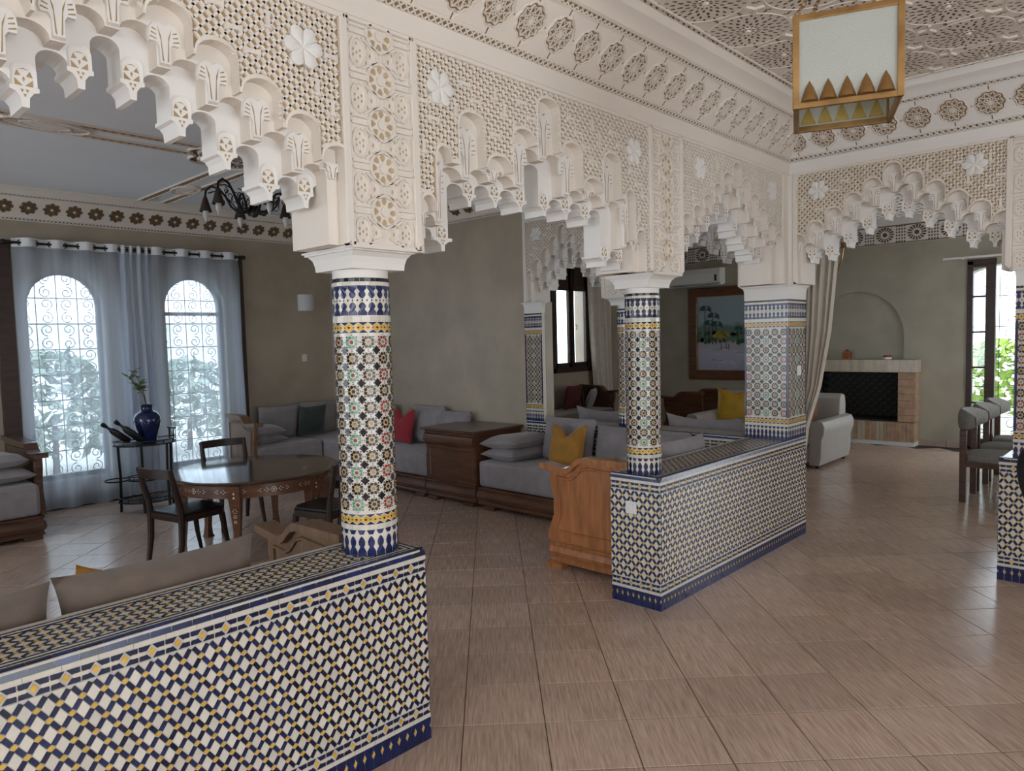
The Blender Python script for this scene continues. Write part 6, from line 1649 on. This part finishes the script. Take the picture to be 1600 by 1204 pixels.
for x in (-.5, .5): mb = MB(); mb.lathe([(.26, 0), (.26, .02), (.07, .05), (.07, .6), (.2, .63)], (x, 0, 0), 20); mb.build('pedestal', MT['wood_dark'], dt, smooth=40)

# ================================================================== HALL LANTERN
LW = .310
lt = empty('brass_lantern', (2.658, -1.299, 2.338), 'square brass hanging lantern with frosted glass panes and cone studs', 'lantern', rz=R(-68.5))
def lantern():
    a = LW / 2; H = .303
    def strip(name, pts, d=.012): 
        mb = MB(); x0, x1, y0, y1, z0, z1 = pts; mb.box(x0, x1, y0, y1, z0, z1); mb.build(name, MT['brass'], lt, bevel=.002)
    for sx in (-1, 1):
        for sy in (-1, 1): strip('corner_post', (sx * a - .010, sx * a + .010, sy * a - .010, sy * a + .010, 0, H))
    for z in (.0, H - .020):
        for s in (-1, 1): strip('edge_rail', (-a, a, s * a - .008, s * a + .008, z, z + .020)); strip('edge_rail', (s * a - .008, s * a + .008, -a, a, z, z + .020))
    for s in (-1, 1):
        mb = MB(); mb.box(-a + .008, a - .008, s * a - .002, s * a + .002, .018, H - .018); mb.build('pane', MT['frosted'], lt)
        mb = MB(); mb.box(s * a - .002, s * a + .002, -a + .008, a - .008, .018, H - .018); mb.build('pane', MT['frosted'], lt)
    cone = MB(); N = 10
    for q in range(N):
        t0, t1 = math.pi * q / N, math.pi * (q + 1) / N; r = .028
        def P_(t, h): k = (1 - h) ** .75; return Vector((r * k * math.cos(t), -r * k * math.sin(t) * .9, .014 + .068 * h))
        for h0, h1 in ((0, .3), (.3, .65), (.65, 1.0)): cone.poly([P_(t0, h0), P_(t1, h0), P_(t1, h1), P_(t0, h1)])
    cone.poly([Vector((-.028, 0, .014)), Vector((.028, 0, .014)), Vector((0, 0, .082))])
    cm = cone.mesh('cone_stud', MT['brass'], smooth=60)
    tri = MB()  # added triangles, coloured like studs seen backlit through the frosted glass
    tri.poly([Vector((-.026, .004, .014)), Vector((.026, .004, .014)), Vector((0, .004, .080))]); tri.poly([Vector((-.026, .0045, .014)), Vector((.026, .0045, .014)), Vector((0, .0045, .080))])
    trm = tri.mesh('backlit_stud', mat('backlit_stud_yellow', (.50, .36, .10), .4, .2, 20, metal=.5))
    for k in range(5): o = inst('backlit_stud', trm, lt); o.matrix_local = Matrix.Rotation(2 * q90, 4, 'Z') @ Matrix.Translation(((k - 2) * .0565, -a + .0, .012))
    for f in (0, 2):
        for k in range(5):
            o = inst('cone_stud', cm, lt); o.matrix_local = Matrix.Rotation(f * q90, 4, 'Z') @ Matrix.Translation(((k - 2) * .0565, -a - .003, .006))
    mb = MB()
    for sx in (-1, 1):
        for sy in (-1, 1):
            A, B = Vector((sx * a, sy * a, H)), Vector((0, 0, H + .28)); m = 16
            for k in range(m):
                c = A.lerp(B, (k + .5) / m); d = (B - A).normalized() * .017; n1 = (Vector((0, 0, 1)).cross(d)).normalized() * .007 if k % 2 else Vector((0, 0, 1)).cross(d).cross(d).normalized() * .007
                mb.tube([c - d, c - d * .5 + n1, c + d * .5 + n1, c + d, c + d * .5 - n1, c - d * .5 - n1, c - d], .002, 4)
    mb.build('chains', MT['brass'], lt)
    mb = MB(); mb.tube([(0, 0, H + .26), (0, 0, CZ - 2.338 - .01)], .005, 6); mb.lathe([(.05, 0), (.05, -.01), (.01, -.04)], (0, 0, CZ - 2.338 - .003), 14); mb.build('rod', MT['brass'], lt)
lantern()

# ================================================================== PERSON AT THE RIGHT EDGE
def skin(name, verts, edges, radii, m, parent=None, sub=2):
    me = bpy.data.meshes.new(name); me.from_pydata([tuple(v) for v in verts], edges, []); me.materials.append(m)
    o = bpy.data.objects.new(name, me); col.objects.link(o)
    if parent: o.parent = parent
    sk_ = o.modifiers.new('skin', 'SKIN'); sk_.use_smooth_shade = True
    for i, r in enumerate(radii):
        sv = me.skin_vertices[0].data[i] if me.skin_vertices else None
        if sv: sv.radius = (r, r) if not isinstance(r, tuple) else r
    sb_ = o.modifiers.new('smooth', 'SUBSURF'); sb_.levels = sub; sb_.render_levels = sub
    return o
def person():
    root = empty('person', (3.957, -1.777, 0), 'person in white top and black trousers bending at the right edge', 'person', rz=R(-46.7))
    root.scale = (1.13, 1.13, 1.13)
    # local: faces +x, z up; leaning forward from the hips
    hip = Vector((0, 0, .86)); V = []; E_ = []; Rr = []
    def add(p, r, par=None):
        V.append(Vector(p)); Rr.append(r)
        if par is not None: E_.append((par, len(V) - 1))
        return len(V) - 1
    pel = add((0, 0, .86), .115); wai = add((.10, 0, .98), .105, pel); che = add((.27, 0, 1.14), .125, wai); shl = add((.38, 0, 1.23), .10, che); nec = add((.45, 0, 1.30), .05, shl); hd0 = add((.50, 0, 1.36), .085, nec); hd1 = add((.545, 0, 1.44), .085, hd0)
    for s in (-1, 1):
        t = add((.0, s * .095, .79), .092, pel); k = add((.16, s * .10, .46), .058, t); a_ = add((.22, s * .10, .08), .04, k); f = add((.36, s * .105, .035), .034, a_)
        sh = add((.37, s * .17, 1.22), .058, shl); el = add((.46, s * .20, .98), .042, sh); wr = add((.58, s * .16, .80), .030, el); pm = add((.63, s * .15, .755), .034, wr)
    body = skin('body', V, E_, Rr, MT['skin'], root)
    for s in (-1, 1):   # fingers
        for q, (dy, L) in enumerate(((-.024, .065), (-.008, .075), (.008, .07), (.024, .055))):
            b0 = Vector((.64, s * .15 + dy, .745)); mb = MB(); mb.tube([b0, b0 + Vector((.03, 0, -.02)) * (L / .07), b0 + Vector((.045, 0, -.05)) * (L / .07)], [.009, .008, .006], 6); mb.build('finger', MT['skin'], root, smooth=60)
        b0 = Vector((.60, s * .125, .775)); mb = MB(); mb.tube([b0, b0 + Vector((.03, -s * .02, -.015)), b0 + Vector((.055, -s * .022, -.035))], [.011, .009, .007], 6); mb.build('thumb', MT['skin'], root, smooth=60)
    tv_ = [(0, 0, .875), (.055, 0, .955)]; te = [(0, 1)]; tr_ = [.150, .138]
    for s in (-1, 1):
        n0 = len(tv_); tv_ += [(.01, s * .095, .79), (.16, s * .10, .46), (.22, s * .10, .10)]; tr_ += [.112, .075, .062]; te += [(0, n0), (n0, n0 + 1), (n0 + 1, n0 + 2)]
    skin('trousers', tv_, te, tr_, MT['black_cloth'], root)
    tv_ = [(.004, 0, .945), (.12, 0, 1.02), (.27, 0, 1.14), (.38, 0, 1.23), (.425, 0, 1.27)]; te = [(0, 1), (1, 2), (2, 3), (3, 4)]; tr_ = [.182, .156, .148, .118, .07]
    for s in (-1, 1):
        n0 = len(tv_); tv_ += [(.37, s * .17, 1.22), (.43, s * .192, 1.06)]; tr_ += [.078, .062]; te += [(3, n0), (n0, n0 + 1)]
    skin('top', tv_, te, tr_, MT['white_cloth'], root)
    mb = MB(); mb.lathe([(.02, .10), (.07, .085), (.098, .03), (.10, -.03), (.085, -.08)], (0, 0, 0), 16); h = mb.build('hair', MT['hair'], root, smooth=70); h.location = (.51, 0, 1.43); h.rotation_euler = (0, R(-35), 0)
    for s in (-1, 1):
        mb = MB(); mb.lathe([(.001, -.011), (.008, -.008), (.011, 0), (.008, .008), (.001, .011)], seg=10); e = mb.build('eye', MT['plastic'], root, smooth=60); e.location = (.622, s * .032, 1.40)
        mb = MB(); mb.lathe([(.004, -.02), (.016, -.01), (.018, .01), (.008, .025)], seg=8); e = mb.build('ear', MT['skin'], root, smooth=60); e.location = (.535, s * .088, 1.40)
    mb = MB(); mb.tube([(.622, 0, 1.40), (.645, 0, 1.372), (.625, 0, 1.362)], [.008, .014, .01], 6); mb.build('nose', MT['skin'], root, smooth=60)
    mb = MB(); mb.tube([(.612, -.022, 1.338), (.620, 0, 1.335), (.612, .022, 1.338)], .005, 5); mb.build('mouth', MT['red_cloth'], root)
    mb = MB()
    for s in (-1, 1): mb2 = MB(); mb2.box(.17, .41, s * .105 - .045, s * .105 + .045, 0, .06); mb2.build('shoe', MT['black_leather'], root, bevel=.02)
person()
